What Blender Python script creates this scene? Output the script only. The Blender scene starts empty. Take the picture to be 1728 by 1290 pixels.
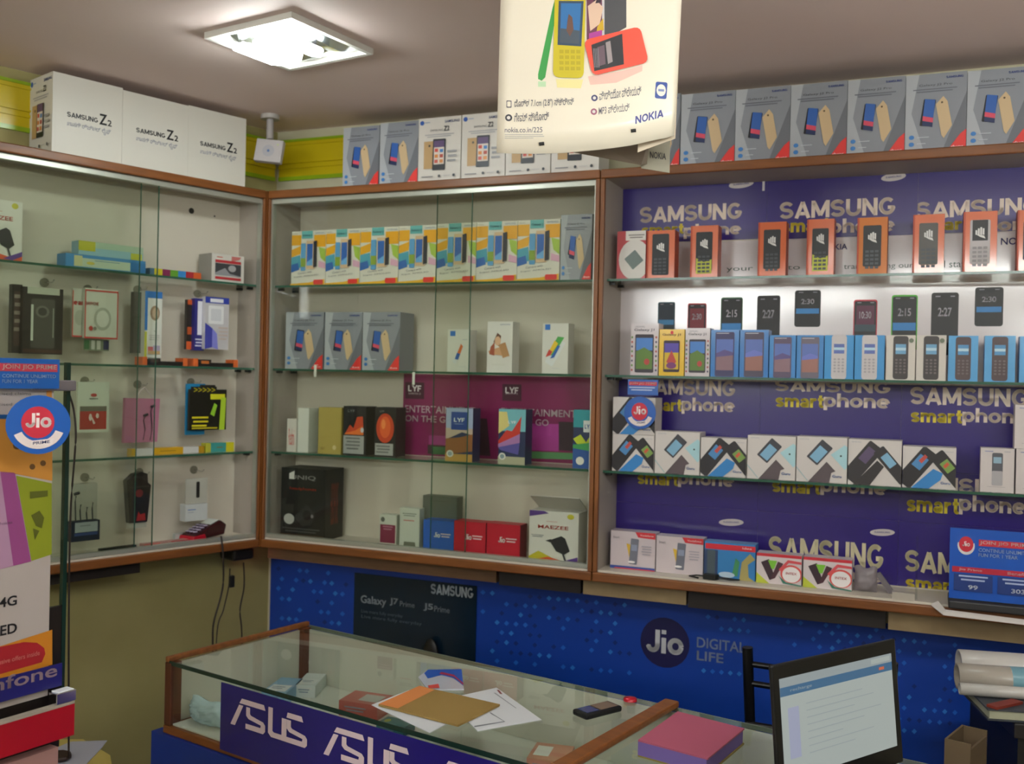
import bpy, math, random
from mathutils import Vector, Matrix
random.seed(7)
SC = bpy.context.scene
COL = SC.collection
R = math.radians

# ------------------------------------------------------------------ camera
EYE = 1.60
FPX = 1680.0
ROLL = math.atan(.0215); PITCH = math.atan(5 / FPX)
ca, sa, cp, sp = math.cos(ROLL), math.sin(ROLL), math.cos(PITCH), math.sin(PITCH)
CR = Vector((ca, 0, sa)); CF = Vector((0, cp, -sp)); CU = CR.cross(CF)
cam = bpy.data.cameras.new('camera'); cam.sensor_width = 36; cam.lens = FPX / 1728 * 36
cam.clip_start = .02
camo = bpy.data.objects.new('camera', cam); COL.objects.link(camo)
M4 = Matrix((( CR.x, CU.x, -CF.x, 0), (CR.y, CU.y, -CF.y, 0), (CR.z, CU.z, -CF.z, EYE), (0, 0, 0, 1)))
camo.matrix_world = M4
cam.dof.use_dof = True
cam.dof.focus_distance = 1.75
cam.dof.aperture_fstop = 6.0
SC.camera = camo
# ------------------------------------------------------------------ world, exposure
w = bpy.data.worlds.new('world'); SC.world = w; w.use_nodes = True
w.node_tree.nodes['Background'].inputs[0].default_value = (.5, .52, .6, 1)
w.node_tree.nodes['Background'].inputs[1].default_value = .05
SC.view_settings.view_transform = 'Standard'; SC.view_settings.look = 'None'
SC.view_settings.gamma = 1; SC.view_settings.use_curve_mapping = False
SC.view_settings.exposure = 0.3
SC.cycles.transparent_max_bounces = 40
LAMP = 50.0          # emission of the ceiling lamp tubes
ADDED_BATTEN = 40.0        # emission of the unseen wall tube added behind the camera
ADDED_PENDANT = 62.0  # emission of the unseen hanging tubes added to light the ceiling
LIGHT_PANEL = 22.0        # unseen glowing panel added high in the rear wall for poster sheen
ZC = 2.385           # ceiling height

# ------------------------------------------------------------------ materials
def lin(h):
    h = h.lstrip('#'); v = [int(h[i:i + 2], 16) / 255 for i in (0, 2, 4)]
    return tuple((c / 12.92 if c <= .04045 else ((c + .055) / 1.055) ** 2.4) for c in v)
MC = {}
def M(hexc, rough=.45, metal=0, coat=0, name=None):
    k = (hexc, rough, metal, coat)
    if k in MC: return MC[k]
    m = bpy.data.materials.new(name or 'print_' + hexc.strip('#')); m.use_nodes = True
    b = m.node_tree.nodes['Principled BSDF']
    b.inputs['Base Color'].default_value = (*lin(hexc), 1)
    b.inputs['Roughness'].default_value = rough; b.inputs['Metallic'].default_value = metal
    if coat:
        b.inputs['Coat Weight'].default_value = coat; b.inputs['Coat Roughness'].default_value = .12
    MC[k] = m
    return m
def noisy(name, c1, c2, scale, rough=.5, stretch=(1, 1, 1), bump=0, detail=4):
    m = bpy.data.materials.new(name); m.use_nodes = True; n = m.node_tree.nodes; l = m.node_tree.links
    b = n['Principled BSDF']; b.inputs['Roughness'].default_value = rough
    tc = n.new('ShaderNodeTexCoord'); mp = n.new('ShaderNodeMapping'); mp.inputs['Scale'].default_value = stretch
    no = n.new('ShaderNodeTexNoise'); no.inputs['Scale'].default_value = scale; no.inputs['Detail'].default_value = detail
    cr = n.new('ShaderNodeValToRGB'); cr.color_ramp.elements[0].color = (*lin(c1), 1); cr.color_ramp.elements[1].color = (*lin(c2), 1)
    cr.color_ramp.elements[0].position = .3; cr.color_ramp.elements[1].position = .7
    l.new(tc.outputs['Object'], mp.inputs['Vector']); l.new(mp.outputs[0], no.inputs['Vector'])
    l.new(no.outputs['Fac'], cr.inputs[0]); l.new(cr.outputs[0], b.inputs['Base Color'])
    if bump:
        bp = n.new('ShaderNodeBump'); bp.inputs['Strength'].default_value = bump; bp.inputs['Distance'].default_value = .002
        l.new(no.outputs['Fac'], bp.inputs['Height']); l.new(bp.outputs[0], b.inputs['Normal'])
    return m
def glassm(name, tint, refl=1.0, rough=.01):
    m = bpy.data.materials.new(name); m.use_nodes = True; n = m.node_tree.nodes; l = m.node_tree.links
    n.remove(n['Principled BSDF']); out = n['Material Output']
    t = n.new('ShaderNodeBsdfTransparent'); t.inputs[0].default_value = (*tint, 1)
    g = n.new('ShaderNodeBsdfGlossy'); g.inputs['Roughness'].default_value = rough; g.inputs[0].default_value = (refl, refl, refl, 1)
    f = n.new('ShaderNodeFresnel'); f.inputs[0].default_value = 1.45
    ge = n.new('ShaderNodeNewGeometry'); iv = n.new('ShaderNodeMath'); iv.operation = 'SUBTRACT'; iv.inputs[0].default_value = 1; l.new(ge.outputs['Backfacing'], iv.inputs[1])
    mu = n.new('ShaderNodeMath'); mu.operation = 'MULTIPLY'; l.new(f.outputs[0], mu.inputs[0]); l.new(iv.outputs[0], mu.inputs[1])
    mx = n.new('ShaderNodeMixShader'); l.new(mu.outputs[0], mx.inputs[0]); l.new(t.outputs[0], mx.inputs[1]); l.new(g.outputs[0], mx.inputs[2])
    l.new(mx.outputs[0], out.inputs[0])
    return m
def emis(name, c, s, base=.8):
    m = bpy.data.materials.new(name); m.use_nodes = True
    b = m.node_tree.nodes['Principled BSDF']; b.inputs['Emission Color'].default_value = (*c, 1); b.inputs['Emission Strength'].default_value = s
    b.inputs['Base Color'].default_value = (base, base, base, 1)
    return m
WOOD = noisy('varnished_wood', '#6e3f1a', '#875022', 8, .4, (1, 8, 8))
WOODV = noisy('varnished_wood_upright', '#6e3f1a', '#875022', 8, .4, (8, 8, 1))
DWOOD = noisy('dark_wood', '#4a2212', '#5f2f1a', 8, .4, (8, 8, 1))
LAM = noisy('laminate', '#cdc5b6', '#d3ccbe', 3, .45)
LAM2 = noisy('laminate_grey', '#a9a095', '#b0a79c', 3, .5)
ALU = M('#b9bdb2', .35, .6, name='aluminium')
CHROME = M('#d8d8dc', .12, 1, name='chrome')
CEILM = noisy('ceiling_paint', '#e6d0cb', '#ead6d2', 2, .75)
WALLM = noisy('wall_paint', '#958c58', '#a09764', 4, .7, bump=.1)
CREAM = noisy('wall_cream', '#bcb79a', '#c4bfa3', 4, .7)
FLOORM = noisy('floor_tile', '#b5ada2', '#beb6aa', 5, .35)
GLASS = glassm('pane_glass', (.95, .965, .94)); 
GLASSC = glassm('clear_glass', (.965, .98, .97))
GEDGE = M('#2f5a48', .2, name='glass_edge')
GEDGED = M('#16302a', .15, name='glass_edge_dark')
SHELFG = glassm('shelf_glass', (.93, .965, .945))
CLEARP = glassm('clear_plastic', (.9, .92, .92), .7, .15)
BLACKP = M('#141414', .4, name='black_plastic')

# ------------------------------------------------------------------ frames and pixel rays
class Frame:
    def __init__(s, O, th):
        s.O = Vector((O[0], O[1])); s.th = th; s.c, s.n = math.cos(th), math.sin(th)
    def world(s, x, y, z=0):
        return Vector((s.O.x + s.c * x - s.n * y, s.O.y + s.n * x + s.c * y, z))
    def local(s, p):
        dx, dy = p[0] - s.O.x, p[1] - s.O.y
        return (s.c * dx + s.n * dy, -s.n * dx + s.c * dy)
    def px(s, px, py, d):
        r = ray(px, py); a = -s.n * r.x + s.c * r.y; b = s.n * s.O.x - s.c * s.O.y
        t = (d - b) / a; P = r * t
        return (s.local((P.x, P.y))[0], EYE + P.z)
    def rect(s, x0, x1, yt, yb, d):
        ym = (yt + yb) / 2; xm = (x0 + x1) / 2
        return s.px(x0, ym, d)[0], s.px(x1, ym, d)[0], s.px(xm, yb, d)[1], s.px(xm, yt, d)[1]
def ray(px, py):
    return CF + CR * ((px - 864) / FPX) + CU * ((645 - py) / FPX)
def pz(px, py, z):
    r = ray(px, py); t = (z - EYE) / r.z
    return (r.x * t, r.y * t)
def at(px, py, d):
    r = ray(px, py) * d; return Vector((r.x, r.y, r.z + EYE))
P0 = (-.761, 3.05)
B = Frame(P0, math.atan2(-.3875, .922))       # back wall cabinets, local x runs right along the wall
L = Frame(P0, math.atan2(.754, .657))         # left wall cabinet, local x is negative towards the camera
W = Frame((0, 0), 0)
BD, LD = .165, .135                            # cabinet depths = wall planes
ZS = (1.872, 1.617, 1.362)                     # glass shelf tops
ZTOP, ZBOT, ZB0 = 2.155, 1.075, 1.10           # cabinet top, underside, base board top

# ------------------------------------------------------------------ mesh builder
TXT = {}
def AR(cx, cy, rx, ry, a0, a1, n=12):
    return [(cx + rx * math.cos(R(a0 + (a1 - a0) * i / n)), cy + ry * math.sin(R(a0 + (a1 - a0) * i / n))) for i in range(n + 1)]
BOLD = {   # heavy sans letters as centre lines: (advance, [strokes])
 'S': (.78, [AR(.38, .7, .27, .2, 20, 270) + AR(.38, .3, .28, .2, 90, -160)]), 'A': (.86, [[(.1, 0), (.43, .95)], [(.43, .95), (.76, 0)], [(.22, .27), (.64, .27)]]),
 'M': (.96, [[(.1, 0), (.1, 1)], [(.14, .9), (.48, .12)], [(.48, .12), (.82, .9)], [(.86, 0), (.86, 1)]]), 'U': (.8, [[(.1, 1), (.1, .38)] + AR(.39, .38, .29, .28, 180, 360) + [(.68, 1)]]),
 'N': (.8, [[(.1, 0), (.1, 1)], [(.14, .9), (.64, .1)], [(.68, 0), (.68, 1)]]), 'G': (.86, [AR(.43, .5, .33, .4, 45, 325) + [(.74, .42), (.46, .42)]]),
 's': (.58, [AR(.29, .5, .18, .13, 20, 270, 8) + AR(.29, .22, .19, .13, 90, -160, 8)]), 'm': (.96, [[(.1, 0), (.1, .72)], AR(.285, .42, .19, .2, 180, 0) + [(.475, 0)], AR(.665, .42, .19, .2, 180, 0) + [(.855, 0)]]),
 'a': (.62, [AR(.3, .44, .19, .18, 155, 0) + [(.49, 0)], AR(.28, .21, .17, .12, 0, 360)]), 'r': (.44, [[(.1, 0), (.1, .72)], AR(.33, .38, .23, .24, 180, 80)]), 't': (.42, [[(.2, .95), (.2, .2)] + AR(.31, .2, .11, .11, 180, 280, 6), [(.03, .64), (.38, .64)]]),
 'p': (.68, [[(.1, -.24), (.1, .72)], AR(.34, .36, .23, .27, 0, 360)]), 'h': (.64, [[(.1, 0), (.1, 1)], AR(.32, .42, .21, .2, 180, 0) + [(.53, 0)]]), 'o': (.7, [AR(.35, .36, .25, .27, 0, 360)]),
 'n': (.64, [[(.1, 0), (.1, .72)], AR(.32, .42, .21, .2, 180, 0) + [(.53, 0)]]), 'e': (.68, [AR(.34, .36, .25, .27, 0, 315), [(.12, .37), (.58, .37)]]), 'J': (.6, [[(.47, 1), (.47, .33)] + AR(.27, .33, .2, .23, 0, -170)]),
 'i': (.22, [[(.1, 0), (.1, .68)], [(.1, .84), (.1, 1.02)]]), 'K': (.78, [[(.1, 0), (.1, 1)], [(.66, 1), (.14, .4)], [(.32, .56), (.7, 0)]]), 'O': (.86, [AR(.43, .5, .33, .4, 0, 360)]), 'I': (.24, [[(.1, 0), (.1, 1)]]),
 'L': (.62, [[(.1, 1), (.1, .1), (.56, .1)]]), 'Y': (.8, [[(.05, 1), (.4, .45)], [(.75, 1), (.4, .45)], [(.4, .5), (.4, 0)]]), 'F': (.62, [[(.1, 0), (.1, .9), (.58, .9)], [(.1, .48), (.5, .48)]])}
def bold_mesh(s):
    vs, fs, x0, h = [], [], 0, .1
    def add(P): fs.append(tuple(range(len(vs), len(vs) + len(P)))); vs.extend(P)
    for ch in s:
        adv, st = BOLD[ch]
        for pl in st:
            for i in range(len(pl) - 1):
                a, b = Vector(pl[i]), Vector(pl[i + 1]); d = b - a
                if d.length < 1e-6: continue
                n = Vector((-d.y, d.x)).normalized() * h; add([(x0 + q.x, q.y) for q in (a - n, b - n, b + n, a + n)])
                if 0 < i: add([(x0 + a.x + h * math.cos(k * 1.0472), a.y + h * math.sin(k * 1.0472)) for k in range(6)])
        x0 += adv + .04
    return vs, fs
def text_mesh(s, bold):
    k = (s, bold)
    if k in TXT: return TXT[k]
    if bold >= .03 and all(ch in BOLD for ch in s):
        vs, fs = bold_mesh(s); a0 = min(v[0] for v in vs); a1 = max(v[0] for v in vs); b0 = min(v[1] for v in vs); b1 = max(v[1] for v in vs)
        TXT[k] = ([((x - a0) / (a1 - a0), (y - b0) / (b1 - b0)) for x, y in vs], fs); return TXT[k]
    bold = min(bold, .02)
    c = bpy.data.curves.new('t', 'FONT'); c.body = s; c.size = 1; c.offset = min(bold, .008); c.resolution_u = 3; c.fill_mode = 'BOTH'
    o = bpy.data.objects.new('t', c); COL.objects.link(o)
    dg = bpy.context.evaluated_depsgraph_get()
    me = bpy.data.meshes.new_from_object(o.evaluated_get(dg))
    vs = [(v.co.x, v.co.y) for v in me.vertices]; fs = [tuple(p.vertices) for p in me.polygons]
    bpy.data.objects.remove(o); bpy.data.curves.remove(c); bpy.data.meshes.remove(me)
    if not vs: TXT[k] = ([], []); return TXT[k]
    if bold > .008:
        b = (bold - .008) * 3 / max(len(s), 3); n0 = len(vs); v0, f0 = vs, fs; vs, fs = [], []
        for dx, dy in ((-b, -b), (b, -b), (-b, b), (b, b), (0, 0)):
            fs += [tuple(i + len(vs) for i in f) for f in f0]; vs += [(x + dx, y + dy) for x, y in v0]
    x0 = min(v[0] for v in vs); x1 = max(v[0] for v in vs); y0 = min(v[1] for v in vs); y1 = max(v[1] for v in vs)
    vs = [((x - x0) / max(x1 - x0, 1e-6), (y - y0) / max(y1 - y0, 1e-6)) for x, y in vs]
    TXT[k] = (vs, fs); return TXT[k]

def clipr(pts, x0, x1, y0, y1, ia=0, ib=1):
    for ax, lim, sg in ((ia, x0, 1), (ia, x1, -1), (ib, y0, 1), (ib, y1, -1)):
        out = []
        for i in range(len(pts)):
            a, b = pts[i - 1], pts[i]; da, db = (a[ax] - lim) * sg, (b[ax] - lim) * sg
            if (da < 0) != (db < 0):
                t = da / (da - db); out.append(tuple(p + (q - p) * t for p, q in zip(a, b)))
            if db >= 0: out.append(tuple(b))
        pts = out
        if len(pts) < 3: return []
    return pts

class MB:
    def __init__(s): s.v = []; s.f = []; s.m = []; s.slots = []; s.sm = []
    def mi(s, mat):
        if mat not in s.slots: s.slots.append(mat)
        return s.slots.index(mat)
    def face(s, pts, mat, smooth=False):
        i = len(s.v); s.v += [tuple(p) for p in pts]; s.f.append(tuple(range(i, i + len(pts)))); s.m.append(s.mi(mat)); s.sm.append(smooth)
    def mesh(s, vs, fs, mat, smooth=False):
        i = len(s.v); s.v += [tuple(p) for p in vs]; k = s.mi(mat)
        for f in fs: s.f.append(tuple(j + i for j in f)); s.m.append(k); s.sm.append(smooth)
    def box(s, x0, x1, y0, y1, z0, z1, mat):
        vs = [(x, y, z) for z in (z0, z1) for y in (y0, y1) for x in (x0, x1)]
        s.mesh(vs, [(0, 2, 3, 1), (4, 5, 7, 6), (0, 1, 5, 4), (2, 6, 7, 3), (0, 4, 6, 2), (1, 3, 7, 5)], mat)
    def prism(s, pts, vec, mat):
        n = len(pts); P = [Vector(p) for p in pts]; Q = [p + Vector(vec) for p in P]
        s.mesh(P + Q, [tuple(range(n - 1, -1, -1)), tuple(range(n, 2 * n))] + [(i, (i + 1) % n, n + (i + 1) % n, n + i) for i in range(n)], mat)
    def tube(s, pts, r, mat, n=10, caps=True):
        P = [Vector(p) for p in pts]; vs = []; k = len(P)
        for i, p in enumerate(P):
            t = (P[min(i + 1, k - 1)] - P[max(i - 1, 0)]).normalized()
            a = t.cross(Vector((0, 0, 1))); a = a if a.length > .05 else t.cross(Vector((1, 0, 0))); a.normalize(); b = t.cross(a)
            rr = r[i] if isinstance(r, (list, tuple)) else r
            vs += [p + (a * math.cos(2 * math.pi * j / n) + b * math.sin(2 * math.pi * j / n)) * rr for j in range(n)]
        fs = [(i * n + j, i * n + (j + 1) % n, (i + 1) * n + (j + 1) % n, (i + 1) * n + j) for i in range(k - 1) for j in range(n)]
        s.mesh(vs, fs, mat, True)
        if caps:
            s.face(vs[:n][::-1], mat); s.face(vs[-n:], mat)
    def art(s, O, U, V, N, items, step=.00022, base=.0005):
        O, U, V, N = Vector(O), Vector(U), Vector(V), Vector(N).normalized()
        asp = V.length / U.length
        for k, it in enumerate(items):
            off = N * (base + step * k); T = lambda u, v: O + U * u + V * v + off
            kind = it[0]
            if kind == 'r':
                _, u0, v0, u1, v1, c = it; s.face([T(u0, v0), T(u1, v0), T(u1, v1), T(u0, v1)], cm(c))
            elif kind == 'p':
                q = clipr(it[1], 0, 1, 0, 1)
                if q: s.face([T(u, v) for u, v in q], cm(it[2]))
            elif kind == 'e':
                _, u, v, ru, rv, c = it
                q = clipr([(u + ru * math.cos(a * math.pi / 12), v + rv * math.sin(a * math.pi / 12)) for a in range(24)], 0, 1, 0, 1)
                if q: s.face([T(*a) for a in q], cm(c))
            elif kind == 'q':      # rounded box: centre, half width, half height (in widths), angle in degrees, corner radius
                _, u, v, hw, hh, ang, rad, c = it
                pts = []
                for cx, cy, a0 in ((hw - rad, hh - rad, 0), (-hw + rad, hh - rad, 90), (-hw + rad, -hh + rad, 180), (hw - rad, -hh + rad, 270)):
                    for a in (0, 30, 60, 90): pts.append((cx + rad * math.cos(R(a0 + a)), cy + rad * math.sin(R(a0 + a))))
                ct, st = math.cos(R(ang)), math.sin(R(ang))
                q = clipr([(u + x * ct - y * st, v + (x * st + y * ct) / asp) for x, y in pts], 0, 1, 0, 1)
                if q: s.face([T(*a) for a in q], cm(c))
            elif kind == 't':      # text fitted into a box
                _, txt, u0, u1, v0, v1, c = it[:7]; bold = it[7] if len(it) > 7 else .0
                sl = it[8] if len(it) > 8 else 0
                vs, fs = text_mesh(txt, bold)
                s.mesh([T(u0 + (u1 - u0) * x, v0 + (v1 - v0) * y + sl * x) for x, y in vs], fs, cm(c))
            elif kind == 'l':      # small lines of print
                _, u0, u1, v, c, n, gap = it
                for j in range(n):
                    uu = u0 + (u1 - u0) * (0 if j % 2 == 0 else .08)
                    s.face([T(uu, v - j * gap), T(u1 - (.1 if j == n - 1 else 0) * (u1 - u0), v - j * gap), T(u1 - (.1 if j == n - 1 else 0) * (u1 - u0), v - j * gap + gap * .45), T(uu, v - j * gap + gap * .45)], cm(c))
    def clip_xz(s, x0, x1, z0, z1):
        v, f, mm, sm = s.v, s.f, s.m, s.sm; s.v, s.f, s.m, s.sm = [], [], [], []
        for face, k, a in zip(f, mm, sm):
            q = clipr([v[i] for i in face], x0, x1, z0, z1, 0, 2)
            if q: i = len(s.v); s.v += q; s.f.append(tuple(range(i, i + len(q)))); s.m.append(k); s.sm.append(a)
    def build(s, name, fr=None, origin=(0, 0, 0), parent=None, label=None, cat=None, group=None, kind=None, bevel=0):
        me = bpy.data.meshes.new(name); ox, oy, oz = origin
        me.from_pydata([(x - ox, y - oy, z - oz) for x, y, z in s.v], [], s.f)
        for m in s.slots: me.materials.append(m)
        me.polygons.foreach_set('material_index', s.m); me.polygons.foreach_set('use_smooth', s.sm); me.update()
        o = bpy.data.objects.new(name, me); COL.objects.link(o)
        if parent is not None: o.parent = parent
        elif fr is not None: o.location = fr.world(ox, oy, oz); o.rotation_euler = (0, 0, fr.th)
        else: o.location = origin
        tag(o, label, cat, group, kind)
        if bevel:
            b = o.modifiers.new('bevel', 'BEVEL'); b.width = bevel; b.segments = 2; b.limit_method = 'ANGLE'
        return o
def tag(o, label=None, cat=None, group=None, kind=None):
    if label: o['label'] = label
    if cat: o['category'] = cat
    if group: o['group'] = group
    if kind: o['kind'] = kind
def thing(name, fr, origin, label, cat, group=None):
    o = bpy.data.objects.new(name, None); COL.objects.link(o); o.empty_display_size = .05
    if fr: o.location = fr.world(*origin); o.rotation_euler = (0, 0, fr.th)
    else: o.location = origin
    tag(o, label, cat, group); return o
def cm(c):
    return M(c) if isinstance(c, str) else c
def ordn(i, n, of):
    names = ['leftmost', 'second from left', 'third from left', 'fourth from left', 'fifth from left', 'sixth from left', 'seventh from left', 'eighth from left', 'ninth from left']
    return ('rightmost' if i == n - 1 else names[i]) + ' ' + of

# ================================================================== SETTING
cornerw = None
# wall planes meet behind the cabinets
def wall_corner():
    # intersect back wall plane (depth BD) with left wall plane (depth LD)
    b0 = B.world(0, BD); bd = Vector((B.c, B.n)); l0 = L.world(0, LD); ld = Vector((L.c, L.n))
    A = Matrix(((bd.x, -ld.x), (bd.y, -ld.y))); r = A.inverted() @ Vector((l0.x - b0.x, l0.y - b0.y))
    return r[0], r[1]
sb, sl = wall_corner()
m = MB(); m.box(sb, 5.2, BD, BD + .12, 0, ZC, CREAM); m.build('wall_back', B, (0, BD, 0), kind='structure')
m = MB(); m.box(-6.6, sl, LD, LD + .12, 0, ZC, WALLM); m.build('wall_left', L, (0, LD, 0), kind='structure')
rx = B.world(3.6, BD)
# floor and ceiling outline
c0 = B.world(sb, BD); c1 = B.world(3.7, BD); c2 = Vector((2.65, -1.9, 0)); c3 = Vector((-4.6, -1.9, 0)); c3 = L.world(-6.4, LD)
poly = [c0, c1, Vector((c1.x, -1.9, 0)), Vector((c3.x, -1.9, 0)), c3]
m = MB(); m.prism([(p.x, p.y, -.1) for p in poly][::-1], (0, 0, .1), FLOORM); m.build('floor', None, (0, 0, 0), kind='structure')
m = MB(); m.prism([(p.x, p.y, ZC) for p in poly][::-1], (0, 0, .1), CEILM); m.build('ceiling', None, (0, 0, 0), kind='structure')
m = MB(); m.box(c1.x, c1.x + .12, -2.0, c1.y + .1, 0, ZC, CREAM); m.build('wall_right', None, (0, 0, 0), kind='structure')
m = MB(); m.box(c3.x - .1, c1.x + .1, -2.02, -1.9, 0, ZC, CREAM); m.build('wall_rear', None, (0, 0, 0), kind='structure')
if c3.y > -1.9:
    m = MB(); m.box(c3.x - .12, c3.x, -2.0, c3.y + .1, 0, ZC, CREAM); m.build('wall_side', None, (0, 0, 0), kind='structure')
# moulded yellow tile border above the cabinets
YEL, GRN = M('#c9b414', .25, name='yellow_tile'), M('#8fae1c', .25, name='green_tile')
def border(name, fr, s0, s1, d):
    m = MB()
    m.box(s0, s1, d - .006, d, 2.236, 2.348, YEL); m.box(s0, s1, d - .009, d, 2.224, 2.236, GRN); m.box(s0, s1, d - .009, d, 2.348, 2.356, GRN)
    m.box(s0, s1, d - .011, d - .006, 2.262, 2.270, YEL); m.box(s0, s1, d - .013, d - .006, 2.278, 2.283, YEL); m.box(s0, s1, d - .011, d - .006, 2.336, 2.341, YEL)
    m.build(name, fr, (s0, d, 2.224), kind='structure')
border('trim_1', B, sb + .012, 1.1, BD); border('trim_2', L, -1.6, sl - .012, LD)

# ================================================================== CABINETS
def cabinet(fr, s0, s1, dep, label, name='display_cabinet', shelves=ZS, back=LAM, side=LAM2, post=True, post_l=.018, post_r=.018, lipmat=WOOD, tl=0, trr=0):
    t = thing(name, fr, ((s0 + s1) / 2, dep, ZBOT), label, 'cabinet', 'wall display cabinets')
    og = ((s0 + s1) / 2, dep, ZBOT); e = .001
    s0 += e; s1 -= e; yb = dep - .002
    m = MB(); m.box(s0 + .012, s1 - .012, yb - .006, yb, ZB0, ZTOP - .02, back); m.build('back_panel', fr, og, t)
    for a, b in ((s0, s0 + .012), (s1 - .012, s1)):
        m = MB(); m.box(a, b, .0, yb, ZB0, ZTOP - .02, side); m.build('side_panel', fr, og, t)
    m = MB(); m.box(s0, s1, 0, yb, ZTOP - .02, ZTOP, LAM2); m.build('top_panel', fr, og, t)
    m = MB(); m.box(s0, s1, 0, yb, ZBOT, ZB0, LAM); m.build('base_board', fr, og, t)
    m = MB(); m.box(s0 + tl, s1 - trr, -.012, -.0005, ZTOP - .021, ZTOP + .003, lipmat); m.build('top_trim', fr, og, t, bevel=.003)
    m = MB(); m.box(s0 + tl, s1 - trr, -.014, -.0005, ZBOT - .004, ZBOT + .02, lipmat); m.build('base_trim', fr, og, t, bevel=.003)
    for a, b in ((s0 + tl, s0 + post_l), (s1 - post_r, s1 - trr)):
        m = MB(); m.box(a, b, -.011, -.0005, ZBOT + .02, ZTOP - .021, WOODV); m.build('upright_trim', fr, og, t, bevel=.002)
    for z in shelves:
        m = MB(); m.box(s0 + .013, s1 - .013, .026, yb - .013, z - .006, z, SHELFG)
        m.box(s0 + .013, s1 - .013, .0225, .0258, z - .0062, z, GEDGE)
        sh = m.build('glass_shelf', fr, og, t)
        for a, sg in ((s0 + .0125, 1), (s1 - .0125, -1)):
            for y in (.045, .12 if dep > .15 else .1):
                m = MB(); m.box(min(a, a + sg * .016), max(a, a + sg * .016), y, y + .012, z - .014, z - .0065, BLACKP)
                m.build('shelf_support', fr, og, sh)
    return t, og
sp1 = B.px(1008, 640, 0)[0]; lend = L.px(-330, 640, 0)[0]
cab_m, og_m = cabinet(B, .0, sp1, BD, 'middle wall cabinet with sliding glass doors between two wooden uprights', post_l=.017, post_r=.012, tl=.011)
cab_r, og_r = cabinet(B, sp1, 2.95, BD, 'open wall cabinet on the right lined with blue and white posters', post_l=.012)
cab_l, og_l = cabinet(L, lend, .0, LD, 'left wall cabinet with pale back panel and hanging accessories', post_r=.017, trr=.011)
def pane(fr, s0, s1, y0, z0, z1, parent, og, name='sliding_door'):
    m = MB(); m.box(s0, s1, y0, y0 + .004, z0, z1, GLASS)
    m.box(s0 - .0015, s0, y0 - .0002, y0 + .0042, z0, z1, GEDGE); m.box(s1, s1 + .0015, y0 - .0002, y0 + .0042, z0, z1, GEDGE)
    return m.build(name, fr, og, parent)
sa_, sb_ = B.px(790, 640, .004)[0], B.px(732, 640, .012)[0]
pane(B, .02, sa_, .004, ZB0 + .012, ZTOP - .036, cab_m, og_m); pane(B, sb_, sp1 - .018, .012, ZB0 + .012, ZTOP - .036, cab_m, og_m)
m = MB()   # aluminium channel of the middle cabinet
m.box(.014, sp1 - .013, .0, .018, ZTOP - .036, ZTOP - .022, ALU); m.box(.014, sp1 - .013, .0, .018, ZB0 + .001, ZB0 + .012, ALU)
m.box(.0145, .021, .0, .018, ZB0 + .012, ZTOP - .036, ALU); m.box(sp1 - .0185, sp1 - .0135, .0, .018, ZB0 + .012, ZTOP - .036, ALU)
m.build('door_channel', B, og_m, cab_m)
la, lb = L.px(262, 640, .004)[0], L.px(232, 640, .012)[0]
pane(L, lend + .05, la, .004, ZB0 + .012, ZTOP - .036, cab_l, og_l); pane(L, lend + .05, lb, .012, ZB0 + .012, ZTOP - .036, cab_l, og_l)
m = MB(); m.box(lend + .02, -.014, .0, .018, ZTOP - .036, ZTOP - .022, ALU); m.box(lend + .02, -.014, .0, .018, ZB0 + .001, ZB0 + .012, ALU)
m.box(-.021, -.0145, .0, .018, ZB0 + .012, ZTOP - .036, ALU); m.build('door_channel', L, og_l, cab_l)
m = MB()   # screw and cable holes in the left cabinet back
for px, py, r in ((323, 356, .009), (362, 365, .003)):
    s, z = L.px(px, py, LD - .008); m.art((s - r, LD - .008, z - r), (2 * r, 0, 0), (0, 0, 2 * r), (0, -1, 0), [('e', .5, .5, .5, .5, '#2a2722')])
m.build('cable_hole', L, og_l, cab_l)
# corner fillet of dark wood between left and middle cabinet
m = MB(); pA = B.world(-.004, .0); pB = L.world(.004, 0)
kp = [L.world(-.0105, -.0015), L.world(-.0105, -.0125), B.world(.009, -.0125), B.world(.0105, -.0125), B.world(.0105, -.0015)]
m.prism([(p.x, p.y, ZBOT - .003) for p in kp][::-1], (0, 0, ZTOP - ZBOT + .005), WOODV)
m.build('corner_post', None, (P0[0], P0[1], ZBOT), label='thin wooden corner post where left and middle cabinets meet', cat='post')
# timber battens and cardboard wedged under the cabinets
def under(fr, d, x0, x1, y, h, mat, nm, lab, cat, z1=ZBOT - .0045):
    s0 = fr.px(x0, y, d)[0]; s1 = fr.px(x1, y, d)[0]
    m = MB(); m.box(s0, s1, d, d + .03, z1 - h, z1, mat); m.build(nm, fr, ((s0 + s1) / 2, d, z1 - h), label=lab, cat=cat)
DK = M('#1c120d', .6, name='dark_timber'); TAN = noisy('raw_board', '#8a7556', '#97815f', 20, .8)
under(B, .03, 452, 838, 945, .04, noisy('brown_batten', '#5b4028', '#6a4c30', 15, .7, (1, 9, 9)), 'wooden_batten', 'brown wooden batten under the middle glass cabinet', 'batten')
under(B, .03, 842, 980, 985, .045, DK, 'wooden_bracket', 'dark wooden bracket under the right end of the middle cabinet', 'bracket')
under(B, .03, 984, 1158, 1000, .045, TAN, 'wooden_batten', 'pale tan batten below the post between middle and right cabinets', 'batten')
under(B, .03, 1161, 1495, 1020, .05, DK, 'wooden_bracket', 'long dark bracket under the right open cabinet', 'bracket')
under(B, .03, 1499, 1790, 1050, .05, TAN, 'wooden_batten', 'tan batten under the far right of the open cabinet', 'batten')
under(L, .03, 60, 236, 975, .035, DK, 'wooden_bracket', 'dark bracket under the left cabinet above the bare wall', 'bracket')

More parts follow.
